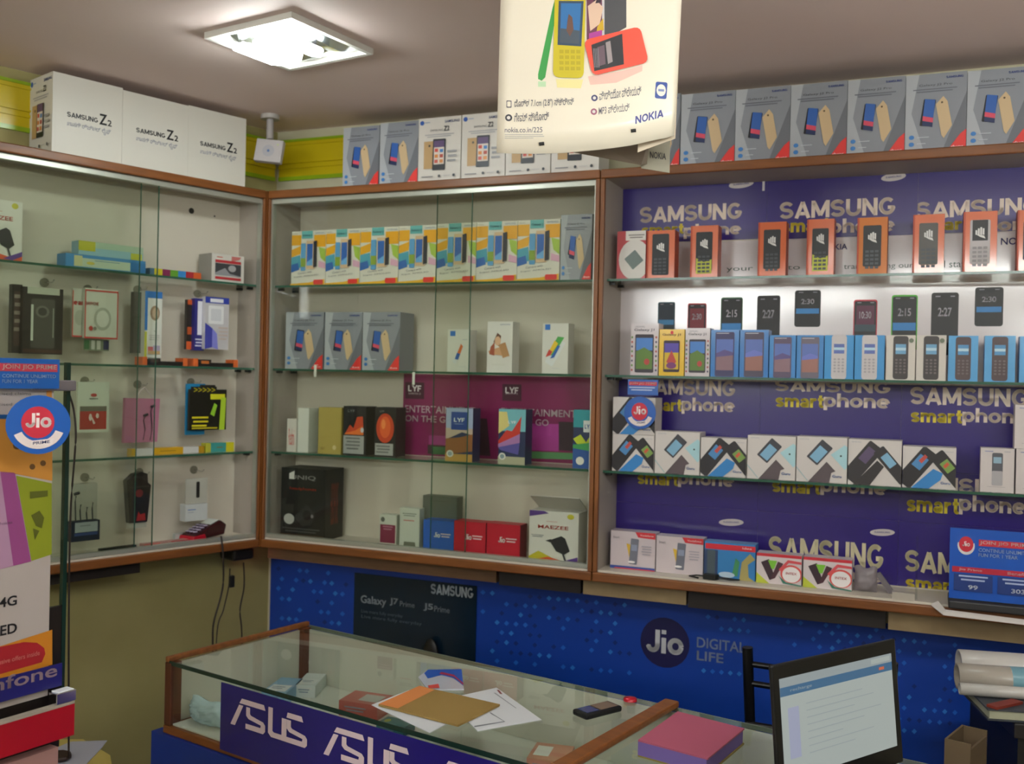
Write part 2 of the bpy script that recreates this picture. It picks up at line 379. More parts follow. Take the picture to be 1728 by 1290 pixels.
# ================================================================== CARTONS
def carton(fr, px, yt, zb, d, dep, base, art, label, cat='box', group=None, name='phone_box', yb=None, side=None, sidecol=None, gap=.0006, top=None, rot=0, coat=0):
    zbp = yb if yb is not None else yt + 60
    s0, s1, _, zt = fr.rect(px[0], px[1], yt, zbp, d)
    if fr is B and s0 < sp1 + .0138 and s1 > sp1 + .02: s0 = sp1 + .0138
    s0 += gap; s1 -= gap; w_ = s1 - s0; h = zt - zb; sm = (s0 + s1) / 2
    m = MB(); bm = M(base, .45, 0, coat) if isinstance(base, str) else base
    F2 = Frame(fr.world(sm, d)[:2], fr.th + R(rot))
    m.box(-w_ / 2, w_ / 2, 0, dep, 0, h, bm)
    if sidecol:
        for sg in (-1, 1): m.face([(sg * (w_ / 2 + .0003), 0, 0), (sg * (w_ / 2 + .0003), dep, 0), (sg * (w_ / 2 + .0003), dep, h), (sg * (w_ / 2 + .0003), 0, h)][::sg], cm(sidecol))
    m.art((-w_ / 2, 0, 0), (w_, 0, 0), (0, 0, h), (0, -1, 0), art)
    if side:
        m.art((-w_ / 2, dep, 0), (0, -dep, 0), (0, 0, h), (-1, 0, 0), side); m.art((w_ / 2, 0, 0), (0, dep, 0), (0, 0, h), (1, 0, 0), side)
    # lid seam and tuck flap line on the top
    m.art((-w_ / 2, 0, h), (w_, 0, 0), (0, dep, 0), (0, 0, 1), [('r', .02, .04, .98, .07, '#77736c')])
    o = m.build(name, F2, (0, 0, 0)); o.location = F2.world(0, 0, zb); tag(o, label, cat, group); return o

def a_grey(k=0):
    return [('p', [(0, 0), (.32, 0), (.1, .5), (.22, 1), (0, 1)], '#aeb2b8'), ('p', [(.62, 0), (1, 0), (1, .75)], '#6d7078'),
            ('t', 'SAMSUNG', .66, .94, .925, .955, '#2b3a80', .03), ('t', 'Galaxy J2 Pro', .22, .76, .835, .87, '#3b3d44'), ('l', .12, .84, .795, '#6a6d78', 2, .03),
            ('q', .37, .5, .1, .24, -8, .02, '#15171d'), ('p', [(.29, .45), (.46, .42), (.49, .66), (.32, .68)], '#2d5fae'), ('p', [(.285, .40), (.455, .37), (.46, .43), (.29, .46)], '#d84a63'), ('p', [(.28, .34), (.45, .31), (.455, .37), (.285, .40)], '#22305c'),
            ('p', [(.5, .6), (.62, .7), (.69, .63), (.77, .32), (.64, .16), (.6, .2)], '#cfb48c'), ('e', .6, .62, .018, .013, '#5d4a32'),
            ('p', [(.7, 0), (1, 0), (1, .26), (.9, .2)], '#e2332f'), ('t', 'duos', .76, .96, .03, .06, '#f6e9e6'), ('e', .11, .19, .045, .028, '#3f7fc4'), ('e', .11, .1, .045, .028, '#3f7fc4'), ('l', .2, .42, .18, '#c7ccd4', 1, .02), ('l', .2, .36, .1, '#c7ccd4', 1, .02)]
def a_galaxyj():
    return [('r', 0, .74, .28, .93, '#e8a81c'), ('p', [(0, .52), (.26, .58), (.3, .74), (0, .66)], '#e5a616'), ('p', [(0, .28), (.28, .33), (.26, .56), (0, .52)], '#4ea3b8'), ('p', [(0, .24), (.24, .29), (.2, .42), (0, .38)], '#2e64b0'),
            ('r', .3, .86, .62, 1, '#66b3b4'), ('r', .66, .7, 1, .92, '#eaa71a'), ('p', [(.8, .7), (1, .66), (1, .42), (.86, .5)], '#a7c44a'), ('p', [(.8, .45), (1, .4), (1, .3), (.8, .33)], '#dca9c2'),
            ('t', 'Galaxy J', .33, .6, .895, .94, '#245f6d', .02), ('t', 'SAMSUNG', .7, .96, .94, .97, '#8090a8'), ('l', .03, .2, .95, '#b9b2a0', 1, .02),
            ('q', .36, .52, .07, .34, 0, .02, '#5c9fd0'), ('r', .29, .34, .43, .5, '#8aa53a'), ('r', .45, .3, .7, .82, '#d9b892'), ('r', .47, .36, .64, .76, '#2c63b4'), ('p', [(.66, .32), (.76, .34), (.76, .82), (.66, .8)], '#2a2d38'), ('p', [(.47, .36), (.64, .36), (.64, .5), (.47, .42)], '#6aa9dc'),
            ('t', 'Camera with', .22, .62, .2, .235, '#4a4d55', 0, .03), ('t', 'Super AMOLED', .1, .82, .135, .165, '#3c3f47', 0, .04), ('p', [(0, 0), (1, 0), (1, .11), (.55, .05), (0, .03)], '#eab11f'), ('q', .82, .055, .14, .06, 0, .03, '#df322c')]
def a_z2():
    return [('e', .08, .93, .05, .035, '#2d5bb0'), ('l', .15, .28, .925, '#9aa6bd', 1, .03), ('t', 'SAMSUNG', .62, .96, .91, .95, '#3b5594', .02), ('t', 'SAMSUNG', .28, .58, .79, .82, '#30333a'), ('t', 'Z2', .6, .73, .785, .86, '#30333a', .02), ('l', .16, .84, .73, '#a9a8ad', 2, .03),
            ('r', .14, .22, .36, .64, '#bf9c6b'), ('e', .27, .57, .025, .018, '#3a3228'), ('q', .5, .43, .15, .33, -1, .02, '#23242c'), ('r', .38, .54, .62, .64, '#5b4370'), ('r', .38, .28, .62, .54, '#e3d6cb'), ('r', .4, .47, .48, .52, '#d0483c'), ('r', .52, .46, .6, .51, '#3f7fc4'), ('r', .4, .38, .48, .43, '#d9883c'), ('r', .52, .38, .6, .43, '#b24a3c'), ('r', .4, .3, .48, .35, '#c9574a'), ('r', .52, .3, .6, .35, '#d98f4c'),
            ('l', .7, .92, .45, '#9a9a9e', 3, .07), ('e', .52, .1, .03, .022, '#3b3f47'), ('e', .86, .1, .03, .022, '#3b3f47'), ('l', .1, .4, .09, '#8d8d92', 1, .03), ('l', .6, .8, .1, '#b5b5ba', 1, .012)]
# boxes standing on top of the middle and right cabinets
TOPD = .03
for i, (x0, x1, yt) in enumerate([(579, 640, 214), (641, 706, 206), (1092, 1148, 160), (1149, 1241, 156), (1241, 1334, 148), (1334, 1430, 140), (1430, 1528, 132), (1528, 1632, 124), (1632, 1738, 116), (1738, 1848, 106)]):
    right = i >= 2
    lab = ['grey phone box nearest the corner above the middle cabinet', 'second grey phone box from the corner above the middle cabinet',
           'grey box half hidden behind the hanging poster'][i] if i < 3 else ordn(i - 3, 7, 'grey phone box on the right cabinet top').replace('rightmost', 'last')
    carton(B, (x0, x1), yt, ZTOP + .0035, TOPD, .09, '#8c9098', a_grey(), lab, 'box', 'grey phone boxes on the cabinet tops', yb=yt + 100, side=[('l', .2, .8, .8, '#5d6068', 3, .05)])
for i, (x0, x1, yt) in enumerate([(706, 778, 198), (779, 853, 191), (854, 930, 183), (931, 1012, 176)]):
    carton(B, (x0, x1), yt, ZTOP + .0035, TOPD, .09, '#dcd7d0', a_z2(), ['white phone box right beside the grey pair above the middle cabinet', 'white phone box left of the hanging poster edge', 'white phone box hidden mostly behind the left half of the poster', 'last white phone box behind the poster bottom edge'][i], 'box', 'white phone boxes on the cabinet top', yb=yt + 100)
# three big white cartons on top of the left cabinet
KAN = 'ಖಾಸಗಿ ಡಿಜಿಟಲ್ ಲೈಫ್'
zc = ZTOP + .0035
EDGE = [(89, 118), (207, 150), (318, 180), (415, 198)]
for i in range(3):
    (xa, ya), (xb, yb2) = EDGE[i], EDGE[i + 1]
    xa2 = xa - 1
    art = [('t', 'SAMSUNG', .2, .64, .47, .535, '#35363a', .03), ('t', 'Z', .66, .77, .46, .6, '#35363a', .05), ('t', '2', .78, .84, .46, .54, '#35363a', .04), ('t', KAN, .2, .83, .33, .42, '#8e92a6', .0)]
    side = a_z2() if i == 0 else None
    carton(L, (xa2, xb), (ya + yb2) / 2, zc, -.004, .133, '#d9d6cd', art, ['large white carton nearest the camera with a phone picture on its end', 'middle of three large white cartons on the left cabinet', 'large white carton nearest the corner on the left cabinet'][i], 'carton', 'large white cartons on the left cabinet', name='carton', yb=(ya + yb2) / 2 + 120, side=side)

# middle cabinet, top shelf
e = [492, 550, 608, 673, 737, 804, 873, 945]; tops = [390, 387, 384, 381, 377, 374, 371]
for i in range(7):
    carton(B, (e[i], e[i + 1]), tops[i], ZS[0] + .0004, .04, .06, '#dedbce', a_galaxyj(), 'yellow and white phone box on top shelf, ' + ordn(i, 7, 'of seven'), 'box', 'yellow and white phone boxes on the top shelf', yb=470, coat=.3)
carton(B, (946, 999), 362, ZS[0] + .0004, .04, .06, '#9a9ea6', a_grey(), 'silver grey box at the right end of the middle cabinet top shelf', 'box', yb=465, coat=1)
# middle cabinet, second shelf
for i, (x0, x1, yt) in enumerate([(482, 546, 527), (548, 611, 527), (612, 675, 527)]):
    carton(B, (x0, x1), yt, ZS[1] + .0004, .045, .085, '#8c9098', a_grey(), 'grey phone box on the second shelf, ' + ordn(i, 3, 'of three'), 'box', 'grey phone boxes on the second shelf', yb=622)
wa = [('q', .5, .42, .1, .42, -28, .03, '#d9dde2'), ('p', [(.35, .3), (.5, .28), (.72, .6), (.62, .66)], '#e2733a'), ('p', [(.35, .3), (.5, .28), (.6, .42), (.45, .45)], '#2f62b6'), ('r', .12, .84, .36, .96, '#2f74cc'), ('l', .5, .9, .12, '#c9ccd2', 1, .02), ('l', .7, .95, .75, '#aeb4c2', 1, .03)]
wb = [('t', 'SAMSUNG', .5, .9, .93, .955, '#5b6f9b'), ('p', [(.25, .6), (.4, .78), (.55, .72), (.5, .5)], '#6b4636'), ('e', .42, .62, .12, .09, '#e2b592'), ('p', [(.05, .42), (.5, .5), (.88, .36), (.9, .32), (.1, .36)], '#cf9f78'), ('q', .68, .44, .14, .26, 20, .02, '#b98a5d'), ('p', [(.1, .36), (.3, .33), (.3, .6), (.14, .5)], '#a8553c'), ('l', .2, .8, .15, '#d5cfc8', 1, .02)]
wc = [('q', .5, .42, .17, .5, -30, .04, '#e6e8ea'), ('p', [(.18, .36), (.45, .36), (.85, .72), (.6, .74)], '#4aa850'), ('p', [(.18, .36), (.33, .36), (.62, .6), (.48, .66)], '#efc930'), ('p', [(.14, .33), (.32, .36), (.4, .44), (.26, .48)], '#d8433c'), ('p', [(.32, .3), (.47, .32), (.7, .55), (.6, .56)], '#2e65bd'), ('r', .1, .87, .3, .98, '#2f74cc'), ('l', .4, .7, .1, '#cdd0d5', 1, .02)]
for i, (x0, x1, yt, a, lab) in enumerate([(755, 792, 556, wa, 'slim white box with blue square behind the overlapping glass doors'), (822, 865, 543, wb, 'white box with a tan portrait picture on the second shelf'), (915, 959, 546, wc, 'white box with a rainbow coloured phone picture on the second shelf')]):
    carton(B, (x0, x1), yt, ZS[1] + .0004, .045, .05, '#e2dfd9', a, lab, 'box', 'white phone boxes on the second shelf', yb=628)
for i, (px, py, lab) in enumerate([(532, 625, 'white paper clip hanging under the three grey boxes'), (698, 638, 'white paper tag hanging from shelf edge over the purple poster')]):
    s, z = B.px(px, py, .02); m = MB(); m.box(s - .004, s + .004, .0195, .0205, z - .02, z + .016, M('#e4e4da')); m.box(s - .004, s + .004, .0195, .03, z + .0155, z + .0165, M('#e4e4da'))
    m.build('paper_tag', B, (s, .02, z), label=lab, cat='tag')
# middle cabinet, third shelf
PY = BD - .009
s0, s1, zb, zt = B.rect(680, 1003, 634, 776, PY - .001); zb = max(zb, ZS[2] + .001); zt = min(zt, ZS[1] - .0075)
s1 = min(s1, sp1 - .0135)
m = MB(); PUR = M('#8a1d5c', .3, 0, .6, name='purple_print'); m.box(s0, s1, PY - .0012, PY - .0004, zb, zt, PUR); wv = s1 - s0
def bpx(px, py, d=PY - .001): return B.px(px, py, d)
def ptxt(m, fr, d, s, x0, x1, yt, yb, col, bold=.0, base=.0008):
    a0, a1, b0, b1 = fr.rect(x0, x1, yt, yb, d)
    m.art((a0, d, b0), (a1 - a0, 0, 0), (0, 0, b1 - b0), (0, -1, 0), [('t', s, 0, 1, 0, 1, col, bold)], base=base)
def pquad(m, fr, d, pts, col, base=.0005):
    P = [fr.px(x, y, d) for x, y in pts]; m.face([(a, d - base, b) for a, b in P], cm(col))
for x0, x1 in ((684, 716), (848, 880)):
    pquad(m, B, PY - .0012, [(x0, 645 + (x0 - 684) * .02), (x1, 646 + (x0 - 684) * .02), (x1, 674 + (x0 - 684) * .02), (x0, 673 + (x0 - 684) * .02)], '#4d1434')
    ptxt(m, B, PY - .0012, 'LYF', x0 + 5, x1 - 5, 650 + (x0 - 684) * .02, 661 + (x0 - 684) * .02, '#f0e6ea', .04, .001)
    ptxt(m, B, PY - .0012, 'EARTH 2', x0 + 6, x1 - 6, 663, 666, '#d8c6ce', 0, .001)
for x0, x1 in ((684, 802), (846, 973)):
    ptxt(m, B, PY - .0012, 'ENTERTAINMENT', x0, x1, 686 + (x0 - 684) * .03, 698 + (x0 - 684) * .03, '#eadfe4', .035, .001); ptxt(m, B, PY - .0012, 'ON THE GO', x0, x0 + 80, 702 + (x0 - 684) * .03, 713 + (x0 - 684) * .03, '#eadfe4', .035, .001)
for pts, c in (([(724, 735), (752, 736), (754, 752), (724, 750)], '#a83a86'), ([(895, 715), (943, 716), (943, 762), (893, 760)], '#b5399a'), ([(722, 751), (755, 753), (755, 768), (722, 766)], '#3b2a30'), ([(731, 754), (755, 755), (755, 768), (731, 767)], '#4d8a5a'),
              ([(806, 706), (822, 707), (828, 770), (800, 768)], '#3d1f30'), ([(943, 712), (975, 713), (975, 762), (943, 760)], '#3b2331'), ([(894, 762), (968, 765), (968, 776), (894, 774)], '#5c9a63')):
    pquad(m, B, PY - .0012, pts, c, .0009)
m.build('poster', B, ((s0 + s1) / 2, PY, zb), label='purple glossy entertainment poster on the back of the middle cabinet', cat='poster')
fire = [('p', [(.1, .45), (.3, .62), (.45, .55), (.6, .78), (.85, .8), (.9, .45)], '#c8431e'), ('p', [(.1, .45), (.5, .5), (.85, .6), (.9, .42), (.05, .42)], '#e8772f'), ('r', .02, .03, .92, .4, '#a5a8a4'), ('l', .12, .75, .33, '#6b6e6c', 4, .07), ('e', .84, .52, .07, .05, '#c9ccd0'), ('t', 'LYF', .2, .5, .88, .93, '#8f938f')]
fire2 = [('e', .5, .58, .42, .3, '#c7401c'), ('e', .5, .6, .26, .22, '#e2602a'), ('e', .42, .66, .1, .1, '#f08c4a'), ('r', .04, .03, .9, .27, '#a5a8a4'), ('l', .1, .75, .2, '#6b6e6c', 3, .06), ('t', 'LYF', .25, .45, .9, .94, '#8f938f')]
Z3 = ZS[2] + .0004
carton(B, (484, 500), 707, Z3, .04, .05, '#dcd8d0', [('t', 'Redmi', .2, .8, .2, .7, '#cf3a32')], 'short white box with red print at the left of the third shelf', 'box', yb=762)
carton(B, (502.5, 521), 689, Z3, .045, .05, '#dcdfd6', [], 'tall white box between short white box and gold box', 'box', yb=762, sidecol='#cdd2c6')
carton(B, (527, 537), 690, Z3, .1, .03, '#b9c2ab', [('r', 0, .8, 1, 1, '#9fc25a'), ('r', 0, 0, 1, .15, '#86b046'), ('e', .5, .5, .4, .2, '#c9d1c0')], 'narrow green and grey box tucked left of gold box', 'box', yb=764)
carton(B, (537, 576), 688, Z3, .04, .05, '#b3a153', [('e', .72, .14, .08, .05, '#d8cc9a'), ('l', .1, .3, .12, '#867734', 2, .03)], 'plain gold box on the third shelf', 'box', yb=765)
carton(B, (579, 618), 686, Z3, .04, .06, '#1a1b1d', fire, 'black box with jagged orange flame print beside the gold box', 'box', yb=767)
carton(B, (632, 668), 688, Z3, .045, .06, '#1a1b1d', fire2, 'black box with round orange flame print left of purple poster', 'box', yb=770)
lyf1 = [('r', 0, .62, 1, 1, '#a9b6d8'), ('p', [(0, .4), (.6, .55), (1, .5), (1, .62), (0, .62)], '#c9b3a4'), ('p', [(0, .12), (1, .2), (1, .52), (.5, .45), (0, .42)], '#9a6238'), ('r', 0, 0, 1, .14, '#c79a4e'), ('q', .5, .76, .3, .3, 0, .02, '#26489c'), ('t', 'LYF', .3, .7, .74, .82, '#eef0f4', .04), ('l', .32, .7, .7, '#bcc8e4', 1, .015), ('e', .18, .14, .13, .065, '#e6e4dc'), ('e', .18, .14, .08, .04, '#9fb1b8')]
lyf2 = [('r', 0, .6, 1, 1, '#7cc0cf'), ('p', [(0, .55), (.4, .7), (.3, .95), (0, .95)], '#e8d78a'), ('p', [(0, .42), (.3, .62), (.5, .6), (.85, .88), (.8, .56), (0, .36)], '#d2372f'), ('p', [(0, .36), (.8, .56), (.8, .4), (0, .3)], '#b07cb8'), ('p', [(0, .3), (.8, .4), (.75, .18), (.1, .25)], '#5c55a8'), ('r', 0, 0, 1, .14, '#b9b79c'), ('t', 'LYF', .36, .66, .74, .79, '#f0f2f4', .04), ('e', .16, .14, .13, .065, '#eceae4'), ('e', .16, .14, .08, .04, '#8fa5ae')]
lyf3 = [('r', 0, .7, 1, 1, '#2f9aa8'), ('p', [(0, .5), (.4, .58), (.7, .45), (1, .6), (1, .35), (.2, .42)], '#c9d62f'), ('p', [(0, .42), (1, .3), (1, 0), (0, 0)], '#2455a4'), ('p', [(0, .4), (1, .45), (1, .3), (0, .34)], '#3ea05a'), ('r', .55, .62, 1, .82, '#e6e9ec'), ('t', 'LYF', .62, .98, .68, .76, '#2455a4', .04), ('e', .4, .13, .22, .07, '#eceae4')]
for x, yt, a, lab in (((752, 798), 689, lyf1, 'tall box with brown hills print in front of purple poster'), ((841, 887), 691, lyf2, 'tall box with red and violet swirl print in front of purple poster'), ((967, 999), 692, lyf3, 'tall teal and yellow box at the right end of the third shelf')):
    carton(B, x, yt, Z3, .035, .05, '#27335e', a, lab, 'box', 'tall picture boxes on the third shelf', yb=785)
# middle cabinet, base board
ZF = ZB0 + .0004
uni = [('t', 'UNIQ', .2, .78, .83, .9, '#a9a9a6', .03), ('p', [(.18, .84), (.3, .84), (.3, .96), (.18, .92)], '#d8d8d4'), ('t', 'headphones', .2, .8, .68, .73, '#c4391f', .02), ('p', [(.3, .3), (.6, .5), (.8, .35), (.7, .2), (.5, .18)], '#2c2d2d'), ('e', .6, .34, .1, .07, '#0c0c0c'), ('e', .72, .33, .03, .025, '#8d8d8d'), ('e', .2, .27, .12, .075, '#b9bab6'), ('l', .05, .9, .13, '#4b4c4b', 2, .04), ('r', 0, 0, 1, .06, '#4a3420')]
o = carton(B, (474, 549), 791, ZF, .03, .1, '#131414', uni, 'large black headphone box at the left of the cabinet base', 'box', yb=905, side=[('t', 'HEADPHONE', .3, .7, .2, .8, '#8d2f17')])
carton(B, (640, 669), 869, ZF, .045, .03, '#c8cec0', [('r', .05, .1, .95, .68, '#7c2144'), ('e', .2, .84, .12, .08, '#595c56'), ('l', .2, .8, .6, '#b07a90', 2, .08)], 'small white packet with maroon panel on the cabinet base', 'box', yb=915)
carton(B, (674, 708), 858, ZF, .045, .03, '#c4ccbe', [('l', .15, .85, .85, '#7d857a', 2, .05), ('l', .2, .8, .68, '#c0645a', 1, .05), ('p', [(.2, 0), (.85, 0), (.8, .16), (.25, .16)], '#6d7261')], 'small pale green packet beside the maroon one', 'box', yb=917)
carton(B, (713, 771), 838, ZF, .09, .04, '#5f655c', [('q', .5, .25, .13, .13, 0, .02, '#e0762e'), ('l', .2, .8, .9, '#4d534b', 1, .02)], 'grey square gadget box standing behind the small blue box', 'box', yb=900)
jio = [('t', 'Jio', .35, .56, .45, .62, '#f2f2f2', .05), ('l', .58, .9, .56, '#e8d2d6', 2, .08)]
for x, yt, c, lab in (((714, 766), 879, '#1e5ec0', 'small blue box on the cabinet base'), ((766, 820), 881, '#c21631', 'red box touching the small blue box'), ((821, 878), 885, '#c21631', 'red box nearest the white charger carton')):
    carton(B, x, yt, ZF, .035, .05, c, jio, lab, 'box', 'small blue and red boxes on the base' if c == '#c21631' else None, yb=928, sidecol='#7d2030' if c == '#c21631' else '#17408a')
char = [('p', [(0, .88), (.4, .96), (.3, 1), (0, 1)], '#5a3a8c'), ('e', .84, .92, .07, .05, '#c9c235'), ('t', 'MAEZEE', .18, .8, .66, .73, '#cc5248', .04), ('l', .35, .6, .8, '#cc8a80', 1, .02), ('l', .05, .3, .52, '#8c8f93', 2, .03), ('p', [(.42, .44), (.66, .54), (.74, .5), (.84, .26), (.72, .18), (.56, .24)], '#26282b'), ('p', [(.34, .43), (.46, .47), (.44, .4)], '#26282b'), ('p', [(.68, .2), (.72, .2), (.78, .05), (.74, .05)], '#3a3c3f'),
        ('p', [(0, .1), (.2, .22), (.5, .1), (.7, .06), (.7, 0), (0, 0)], '#c9be2c'), ('p', [(0, .02), (.4, .12), (.8, .04), (1, .12), (1, 0), (0, 0)], '#d9562e'), ('p', [(.6, .02), (1, .16), (1, .08), (.8, 0)], '#5a3a8c')]
t = thing('charger_box', B, (0, 0, 0), 'white charger carton with its top flap open at right of cabinet base', 'box')
s0, s1, _, zt = B.rect(893, 976, 864, 948, .03); F2 = Frame(B.world((s0 + s1) / 2, .03)[:2], B.th); t.location = F2.world(0, 0, ZF)
hw, hh = (s1 - s0) / 2, zt - ZF
m = MB(); m.box(-hw, hw, 0, .075, 0, hh, M('#dfddd6')); m.art((-hw, 0, 0), (2 * hw, 0, 0), (0, 0, hh), (0, -1, 0), char); m.build('carton_body', parent=t)
m = MB(); m.prism([(-hw, .072, hh), (-hw, .075, hh), (-hw, -.0, hh + .042), (-hw, -.003, hh + .040)], (2 * hw, 0, 0), M('#d2cdc4')); m.build('open_flap', parent=t)

# ================================================================== RIGHT CABINET
NB = BD - .009
NAVY = M('#2d1c72', .28, 0, .35, name='navy_print'); WPRINT = M('#cfc6c8', .25, 0, 1, name='white_print'); CRM = '#e2d0c2'; YL = '#dcc62c'; WH = '#b9aab0'
sL, sR = sp1 + .0135, 2.93
def poster_area(x0, x1, zt, zb, mat, lab, fn, name='poster', d=NB, bend=0):
    a0 = B.px(x0, 640, d)[0]; a1 = B.px(x1, 640, d)[0]; a0 = max(a0, sL); a1 = min(a1, sR)
    m = MB(); m.box(a0, a1, d - .0013, d - .0004, zb, zt, mat); fn(m, d - .0013, a0, a1, zb, zt); m.clip_xz(a0 - 1e-5, a1 + 1e-5, zb - 1e-5, zt + 1e-5)
    m.build(name, B, ((a0 + a1) / 2, d, zb), label=lab, cat='poster', group='blue wall posters in the right cabinet' if mat is NAVY else None)
COLX = [(1034, 1288), (1288.2, 1542), (1542.2, 1800)]
COLY = [(1034, 1284), (1284.2, 1522), (1522.2, 1800)]
TX = [(1084, 1245), (1316, 1508), (1546, 1752)]
def oval(m, d, x, y, rx=20, ry=7):
    a0, a1, b0, b1 = B.rect(x - rx, x + rx, y - ry, y + ry, d)
    m.art((a0, d, b0), (a1 - a0, 0, 0), (0, 0, b1 - b0), (0, -1, 0), [('p', [(.5 + .5 * math.cos(a * .2618) * 1, .5 + .42 * math.sin(a * .2618) + .1 * math.cos(a * .2618)) for a in range(24)], '#c9bfc0'), ('t', 'SAMSUNG', .18, .82, .38, .58, '#5d5688', .03, .08)])
# top row (hidden low by the boxes), z limits
zt1 = ZTOP - .0205; zb1 = B.px(1290, 403, NB)[1]
rowtop = [((1080, 1252), (346, 374), (377, 401)), ((1316, 1511), (337, 367), (368, 397)), ((1545, 1757), (337, 366), (368, 394))]
def toprow(k):
    def fn(m, d, a0, a1, zb, zt):
        (x0, x1), (y0, y1), (y2, y3) = rowtop[k]
        ptxt(m, B, d, 'SAMSUNG', x0, x1, y0, y1, CRM, .035)
        xm = x0 + (x1 - x0) * .43
        ptxt(m, B, d, 'smart', x0 + 3, xm, y2 + 2, y3 - 5, YL, .035); ptxt(m, B, d, 'phone', xm, x1 - 1, y2, y3 + 1, CRM, .03)
        ox, oy = [(1251, 311), (1508, 299), (1765, 287)][k]; oval(m, d, ox, oy, 21, 8)
    return fn
for k in range(3):
    poster_area(*COLX[k], zt1, zb1 - (0, .003, .002)[k], NAVY, ['blue poster at the top left of the right cabinet with crinkled film', 'blue poster at the top middle of the right cabinet', 'blue poster at the top right by the frame edge'][k], toprow(k))
m = MB(); s_, z1_ = B.px(1289, 292, NB - .004); m.box(s_ - .003, s_ + .003, NB - .004, NB - .002, B.px(1289, 322, NB - .004)[1], z1_, M('#cfc8cc')); m.build('tape_strip', B, (s_, NB - .004, z1_), label='thin white tape strip between the two left blue posters', cat='tape')
# white poster with pictured phones
zwt, zwb = zb1 - .0035, ZS[1] - .009
def phones_print(m, d, a0, a1, zb, zt):
    def ph(x0, x1, y0, y1, edge, face, scr, keys=None, txt=None, band=None):
        q0, q1, w0, w1 = B.rect(x0, x1, y0, y1, d); W_, H_ = q1 - q0, w1 - w0
        it = [('q', .5, .5, .5, .5 * H_ / W_, 0, .1, edge), ('q', .5, .5, .46, .47 * H_ / W_, 0, .08, face)]
        if scr: it.append(('r', .12, .36, .88, .88, scr))
        if txt: it.append(('t', txt, .25, .75, .62, .76, '#d8d2da', .02))
        if band: it.append(('r', .06, .36, .94, .5, band))
        it.append(('l', .15, .35, .93, '#8d8892', 1, .04)); it.append(('l', .7, .88, .93, '#8d8892', 1, .04))
        if keys:
            for i in range(3):
                for j in range(3): it.append(('r', .14 + .26 * i, .04 + .09 * j, .34 + .26 * i, .1 + .09 * j, keys))
        m.art((q0, d, w0), (W_, 0, 0), (0, 0, H_), (0, -1, 0), it)
    ph(1110, 1139, 510, 570, '#3b5c68', '#22323d', '#1b2a38', None, None, '#3a7fb0'); ph(1160, 1192, 512, 585, '#b02a3a', '#2a1a22', '#7a2430', '#1c1c1e', '2:30')
    ph(1216, 1253, 502, 590, '#2e5a3c', '#101412', '#14161a', '#1c2c22', '2:15', '#2f7fc0'); ph(1277, 1316, 499, 600, '#2a2527', '#1b1819', None, None, '2:27')
    ph(1341, 1385, 490, 552, '#151314', '#0f0e10', '#131214', None, '2:30', '#2f7fc0'); ph(1440, 1480, 506, 590, '#c11f38', '#170f14', '#5a1f3c', '#2c0f18', '10:30', '#33454e')
    ph(1504, 1548, 498, 592, '#4bb02a', '#14120f', '#171317', '#143a10', '2:15', '#2f7fc0'); ph(1571, 1617, 494, 600, '#1e1718', '#120d0e', None, None, '2:27'); ph(1645, 1693, 485, 551, '#151314', '#0f0e10', '#131214', None, '2:30', '#2f7fc0')
    for s, x0, x1, y0, y1 in (('NOKIA', 1386, 1430, 412, 422), ('NOKIA', 1689, 1745, 401, 413)): ptxt(m, B, d, s, x0, x1, y0, y1, '#3a3474', .02)
    ptxt(m, B, d, 'transforming our', 1424, 1541, 444, 456, '#4b5a52'); ptxt(m, B, d, 'retail stat', 1560, 1628, 440, 452, '#4b5a52'); ptxt(m, B, d, 'your style to', 1226, 1350, 448, 459, '#4b5a52')
poster_area(1034, 1800, zwt, zwb, WPRINT, 'wide white glossy poster with a row of pictured keypad phones', phones_print)
# lower blue posters: rows between shelf 2 and 3 and down to the base
zr2t = ZS[1] - .0105
def cut(y, x=1290): return B.px(x, y, NB)[1]
rows = [
 (zr2t, ZS[2] + .03, [((1085, 1241), (640, 668), (672, 700)), ((1308, 1503), (641, 663), (665, 694)), ((1536, 1736), (655, 686), (690, 720))], None, 'upper'),
 (ZS[2] + .0298, cut(863.8), [((1075, 1240), (768, 794), (797, 825)), ((1302, 1498), (782, 806), (808, 839)), ((1529, 1732), (808, 834), (838, 872))], None, 'middle'),
 (cut(864), ZB0 + .004, [((1070, 1232), (906, 934), (938, 966)), ((1297, 1491), (912, 955), (957, 985)), ((1527, 1731), (936, 974), (974, 1004))], [(1234, 882), (1489, 899), (1740, 915)], 'lowest')]
for ri, (zt_, zb_, tx, ov, nm) in enumerate(rows):
    for k in range(3):
        def fn(m, d, a0, a1, zb, zt, k=k, tx=tx, ov=ov, ri=ri):
            (x0, x1), (y0, y1), (y2, y3) = tx[k]; xm = x0 + (x1 - x0) * (.42 if k < 2 else .44)
            z_top = B.rect(x0, x1, y0, y1, d)[3]
            if z_top < zt: ptxt(m, B, d, 'SAMSUNG', x0, x1, y0, y1, CRM if ri < 2 else '#d2c8a4', .035)
            else:
                ptxt(m, B, d, 'SAMSUNG', x0, x1, y0 + 2, y1, CRM, .035)
            ptxt(m, B, d, 'smart', x0 + 1, xm, y2 + 2, y3 - 6, YL, .035); ptxt(m, B, d, 'phone', xm, x1 - 1, y2, y3, CRM, .03)
            if ov: oval(m, d, ov[k][0], ov[k][1], 21, 7)
        sidew = ['left', 'middle', 'right'][k]
        poster_area(*COLY[k], zt_, zb_, NAVY, '%s %s blue poster under the %s shelf of the right cabinet' % (nm, sidew, 'second' if ri == 0 else 'third') if ri < 2 else 'blue poster at the %s bottom of the right cabinet' % sidew, fn)

